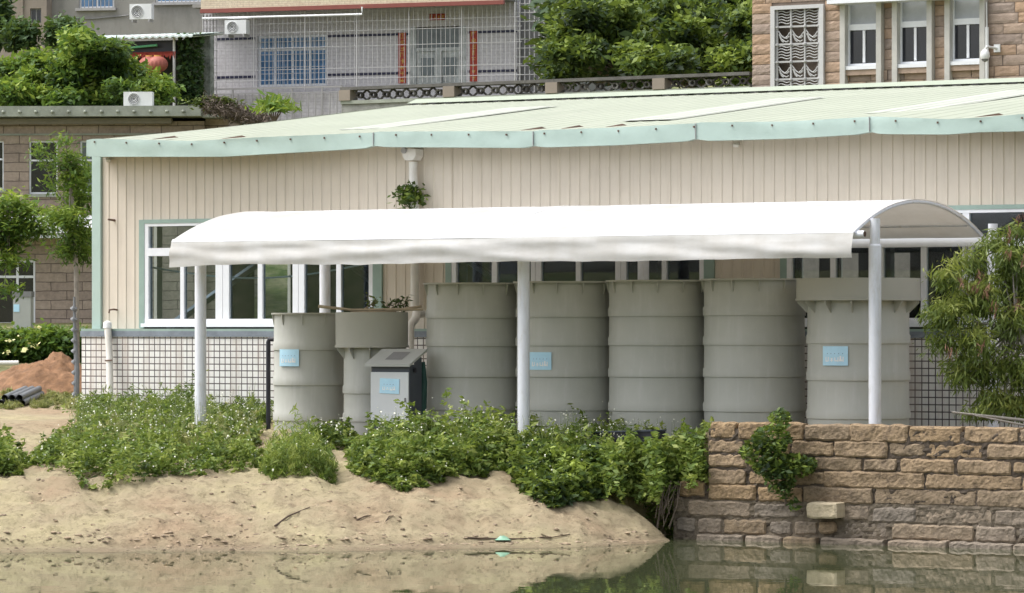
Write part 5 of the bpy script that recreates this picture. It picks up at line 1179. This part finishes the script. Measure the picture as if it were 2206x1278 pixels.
# ------------------------------------------------------------ right stone building
sb_ = Frame(1621, 89.6, 0, 2.4); X2 = lambda px, y=0: sb_.hit(px, 0, y)[0]; Z2 = lambda py, px=1850: sb_.hit(px, py)[1]
sh = thing('stone_building', 'brown rough stone building with narrow white framed windows at top right', 'building', sb_.o, 0)
W3 = [(1815,1907,22,142,1870), (1927,2016,16,138,1975), (2040,2130,10,132,2090)]
ops = []
for a, b, t_, b2, c_ in W3: ops.append((X2(a)+.02, X2(b)-.02, Z2(b2, c_), Z2(t_-26, c_)))
lat = (X2(1664), X2(1778), Z2(196,1720)-.6, Z2(12,1720))
zlo = Z2(205,1700)-1.2; ztop = Z2(-70)
xL, xR = X2(1621), 13.0
rsx = random.Random(21)
st_ = MB(sb_.m); ch = .245; z = zlo
while z < ztop:
    z1 = z+ch-.012; hs_ = sorted([(o[0], o[1]) for o in ops+[lat] if not (o[3] < z+.02 or o[2] > z1-.02)])
    x = xL
    segs_ = []; cur = xL
    for a, b in hs_: segs_.append((cur, a)); cur = b
    segs_.append((cur, xR))
    for a, b in segs_:
        x = a
        while x < b-.02:
            L_ = rsx.uniform(.35,.95); e = min(x+L_, b)
            if b-e < .15: e = b
            d_ = rsx.uniform(-.02,.02); P = []; sd_ = rsx.random()*50
            nx_ = max(3, int((e-x)/.09))
            for j in range(5):
                v = j/4; row = []
                for i in range(nx_+1):
                    u = i/nx_; ed = min(min(u,1-u)*(e-x), min(v,1-v)*(z1-z)); row.append((x+.008+(e-x-.016)*u, -.025-.014*min(1, ed/.04)**.5+d_*.5+.012*nz(x*9+u*4+sd_, v*3), z+(z1-z)*v+.008*nz(x*3+u*3, sd_)))
                P.append(row)
            tn = rsx.random(); st_.grid(P, tn); st_.grid([P[-1], [(p[0],.05,p[2]) for p in P[-1]]], tn); st_.grid([[(p[0],.05,p[2]) for p in P[0]], P[0]], tn)
            x = e+.0
    z += ch
st_.build('stone_facing', m_rstone, sh)
bk = MB(sb_.m); wall_with(bk, xL+.01, xR, 0, ztop, .0, .3, [lat]+ops); bk.box(xL+.01, xR, .31, 8, 0, ztop); bk.build('wall', m_rmortar, sh)
# corner return on the left side handled by the backing; windows
for (o_, (a, b, t_, b2, c_)) in zip(ops, W3):
    x0_, x1_, z0_, z1_ = o_
    jm = MB(sb_.m); zdn = Z2(186, c_)-.5
    m_pil = M('pale_pilaster', (.50,.49,.46), .7, .1, 3)
    for u_, v_ in ((x0_, x0_+.13), (x1_-.13, x1_)): MB(sb_.m).box(u_, v_, -.20, .05, zdn, z1_).build('window_jamb', m_pil, sh)
    xa_, xb_ = x0_+.13, x1_-.13
    f = MB(sb_.m); f.box(xa_, xa_+.035, .0, .08, z0_, z1_); f.box(xb_-.035, xb_, .0, .08, z0_, z1_); zm_ = z0_+(Z2(t_+36,c_)-Z2(b2,c_)); 
    f.box(xa_+.035, xb_-.035, -.01, .08, zm_-.07, zm_+.07); f.box(xa_+.035, xb_-.035, 0, .08, z0_, z0_+.06); xm = (xa_+xb_)/2; f.box(xm-.03, xm+.03, .003, .075, z0_+.08, zm_-.08)
    wo = f.build('window', m_frame, sh); MB(sb_.m).box(xa_+.02, xb_-.02, .05, .06, z0_+.02, zm_).build('pane', m_dglass, wo); MB(sb_.m).box(xa_+.02, xb_-.02, .05, .06, zm_, z1_-.02).build('blind', m_curtain, wo)
    MB(sb_.m).box(x0_+.131, x1_-.131, -.16, -.003, z0_-.09, z0_-.002).build('sill', m_frame, sh)
    MB(sb_.m).box(x0_+.131, x1_-.131, -.13, -.03, z0_-.22, z0_-.093).build('sill_stone', m_rstone, sh)
MB(sb_.m).box(X2(1783,-.5), X2(2112,-.5), -.55, -.06, Z2(8,1900)-.0, Z2(8,1900)+.09).build('window_hood', m_frame, sh)
# lattice screen
x0_, x1_, z0_, z1_ = lat; lf_ = MB(sb_.m); t_ = .11
lf_.box(x0_, x0_+t_, -.12, .05, z0_, z1_); lf_.box(x1_-t_, x1_, -.12, .05, z0_, z1_); lf_.box(x0_+t_, x1_-t_, -.12, .05, z1_-.09, z1_)
lfr = lf_.build('screen_frame', M('screen_paint', (.52,.52,.52), .6, .06), sh)
lt_ = MB(sb_.m); cols = 3; cw = (x1_-x0_-2*t_-.08)/3; xx0 = x0_+t_+.04; m_scr = M('screen_grey', (.42,.42,.42), .6, .1)
rowh = .42; nrow = int((z1_-z0_-.1)/rowh)+1
for c_ in range(4): xx = xx0+c_*cw; lt_.box(xx-.02, xx+.02, -.06, .0, z0_, z1_-.09)
for r1 in range(nrow):
    zt2 = z1_-.09-r1*rowh; zb2 = zt2-rowh
    if zb2 < z0_: break
    for c_ in range(3):
        xa_, xb_ = xx0+c_*cw+.03, xx0+(c_+1)*cw-.03; xm = (xa_+xb_)/2
        if r1 % 2 == 0:
            for k in range(5):
                zc2 = zt2-.05-k*.068; lt_.tube([(xa_+(xb_-xa_)*i/8, -.04, zc2+.022*math.sin(i/8*2*math.pi)) for i in range(9)], .013, 5)
        else:
            for (ax, az_, bx_, bz_) in ((0,1,.55,.35), (.05,.7,.5,.1), (.15,.45,.45,.0), (.55,.35,1,.85), (.55,.35,.95,.5), (.5,.1,.9,.12)):
                lt_.tube([(xa_+(xb_-xa_)*ax, -.04, zb2+.06+(rowh-.1)*az_*.85), (xa_+(xb_-xa_)*(ax+bx_)/2, -.04, zb2+.06+(rowh-.1)*(az_+bz_)/2*.85-.03), (xa_+(xb_-xa_)*bx_, -.04, zb2+.06+(rowh-.1)*bz_*.85)], .017, 5)
        lt_.box(xa_-.03, xb_+.03, -.055, -.02, zb2-.015, zb2+.03)
    for c_ in range(4): lt_.lathe((xx0+c_*cw,-.05,zb2-.03), [(.0,-.01),(.05,.01),(.05,.05),(.0,.07)], 10, (False, False))
lt_.build('lattice', m_scr, lfr)
# camera with its conduit
cx_, cz_ = sb_.hit(2122, 118, -.5); cm = thing('dome_camera', 'white dome security camera on a wall bracket beside the right window', 'camera', (sb_.m @ Vector((cx_, -.5, cz_-.2))))
MB(sb_.m).lathe((cx_,-.5,cz_-.10), [(.09,.0),(.115,.06),(.10,.16),(.05,.22),(.01,.24)], 20).build('housing', m_ac, cm, True); MB(sb_.m).lathe((cx_,-.5,cz_-.17), [(.01,.0),(.06,.02),(.085,.07)], 20).build('dome', m_fan, cm, True)
MB(sb_.m).tube([(cx_,-.5,cz_+.14), (cx_+.02,-.42,cz_+.19), (cx_+.12,-.08,cz_+.17)], .03, 8).build('arm', m_ac, cm, True); MB(sb_.m).box(cx_+.05, cx_+.2, -.1, -.04, cz_+.08, cz_+.26).build('mount', m_ac, cm)
tag(MB(sb_.m).tube([(X2(2126,-.15),-.15,Z2(60,2126)), (X2(2126,-.15),-.15,Z2(200,2126))], .045, 10).tube([(X2(2126,-.15),-.15,Z2(60,2126)), (X2(2125,-.15),-.15,Z2(6,2126))], .015, 6).build('conduit', m_ac, None, True), 'thin white conduit running down beside the dome camera', 'pipe')

# ------------------------------------------------------------ bank litter
def on_ground(px, py, ds=0):      # march the view ray to the ground
    s = 45.0
    while s < 60:
        p = at(px, py, s)
        if p.z <= gh(p.x, p.y) and p.z > -.2: return p
        s += .03
    return at(px, py, 47)
def twig(pts, r, label):
    P = [on_ground(*p) for p in pts]; P = [Vector((p.x, p.y, max(p.z, 0)+.012+.02*(i % 2))) for i, p in enumerate(P)]
    tag(MB().tube(P, [r*(1-.6*i/(len(P)-1)) for i in range(len(P))], 6).build('twig', m_twig, None, True), label, 'twig')
twig([(592,1136),(620,1118),(645,1104),(668,1098)], .014, 'forked grey twig lying on the sand bank at left')
twig([(1000,1160),(1050,1166),(1120,1163),(1190,1163),(1228,1153)], .013, 'long dark twig lying along the waterline by the green bag')
twig([(768,1123),(785,1118),(800,1112)], .012, 'short dark twig lying on the sand below the weeds')
twig([(830,1128),(838,1118),(848,1113)], .010, 'small crooked twig on the sand near the middle of the bank')
q = on_ground(1083, 1164); rows = []
for j in range(8):
    rows.append([(q.x+RT[0]*(u-.5)*.2+AX[0]*(j/7-.5)*.14, q.y+RT[1]*(u-.5)*.2+AX[1]*(j/7-.5)*.14, max(q.z,0)+.005+.05*math.sin(math.pi*u)*math.sin(math.pi*j/7)*(1+.6*nz(u*9,j*.9))) for u in np.linspace(0,1,12)])
tag(MB().grid(rows).build('plastic_bag', m_bag, None, True), 'crumpled pale green plastic bag at the waterline', 'plastic bag')
pb = MB()
def pebble(c, r, rnd):
    n_ = 6; vs = []; fs = []
    for i, (rr, zz_) in enumerate(((.6,-.4),(1,0),(.65,.5))):
        for k in range(n_): a = 2*math.pi*k/n_; q_ = r*rr*rnd.uniform(.75,1.2); vs.append((c[0]+q_*math.cos(a)*1.3, c[1]+q_*math.sin(a), c[2]+zz_*r))
    for i in range(2):
        for k in range(n_): a = i*n_+k; b = i*n_+(k+1) % n_; fs.append((a, b, b+n_, a+n_))
    fs.append(tuple(12+k for k in range(n_))); return vs, fs
for _ in range(900):
    p = r_.uniform(-60, 1440); sw = float(np.interp(p, *WP)); s_ = sw+(r_.random()**1.5)*2.6-.02; q = at(p, 700, s_); z_ = gh(q.x, q.y)
    if z_ < -.01: continue
    rr = .006+.030*r_.random()**4; vs, fs = pebble((q.x, q.y, z_), rr, r_); pb.add(vs, fs, r_.random())
for _ in range(420):
    p = r_.uniform(-60, 1400); p = p+60*math.sin(p*.013)*0; 
    if nz(p*.02, 3) < -.15: continue
    sw = float(np.interp(p, *WP)); s_ = sw+.42+r_.gauss(0,.10); q = at(p, 700, s_); z_ = gh(q.x, q.y)
    vs, fs = pebble((q.x, q.y, z_+.003), .010+.03*r_.random()**3, r_); pb.add([(v[0]*1, v[1], z_+(v[2]-z_)*.6) for v in vs], fs, r_.uniform(.2,.9))
tag(pb.build('bank_gravel', M('clod', (.34,.27,.19), .95, .2, 8, tone=[(0,(.45,.42,.4)),(.6,(1,1,1)),(1,(1.25,1.2,1.15))]), None, False, 'stuff'), 'small stones and clods strewn over the sand bank', 'gravel')
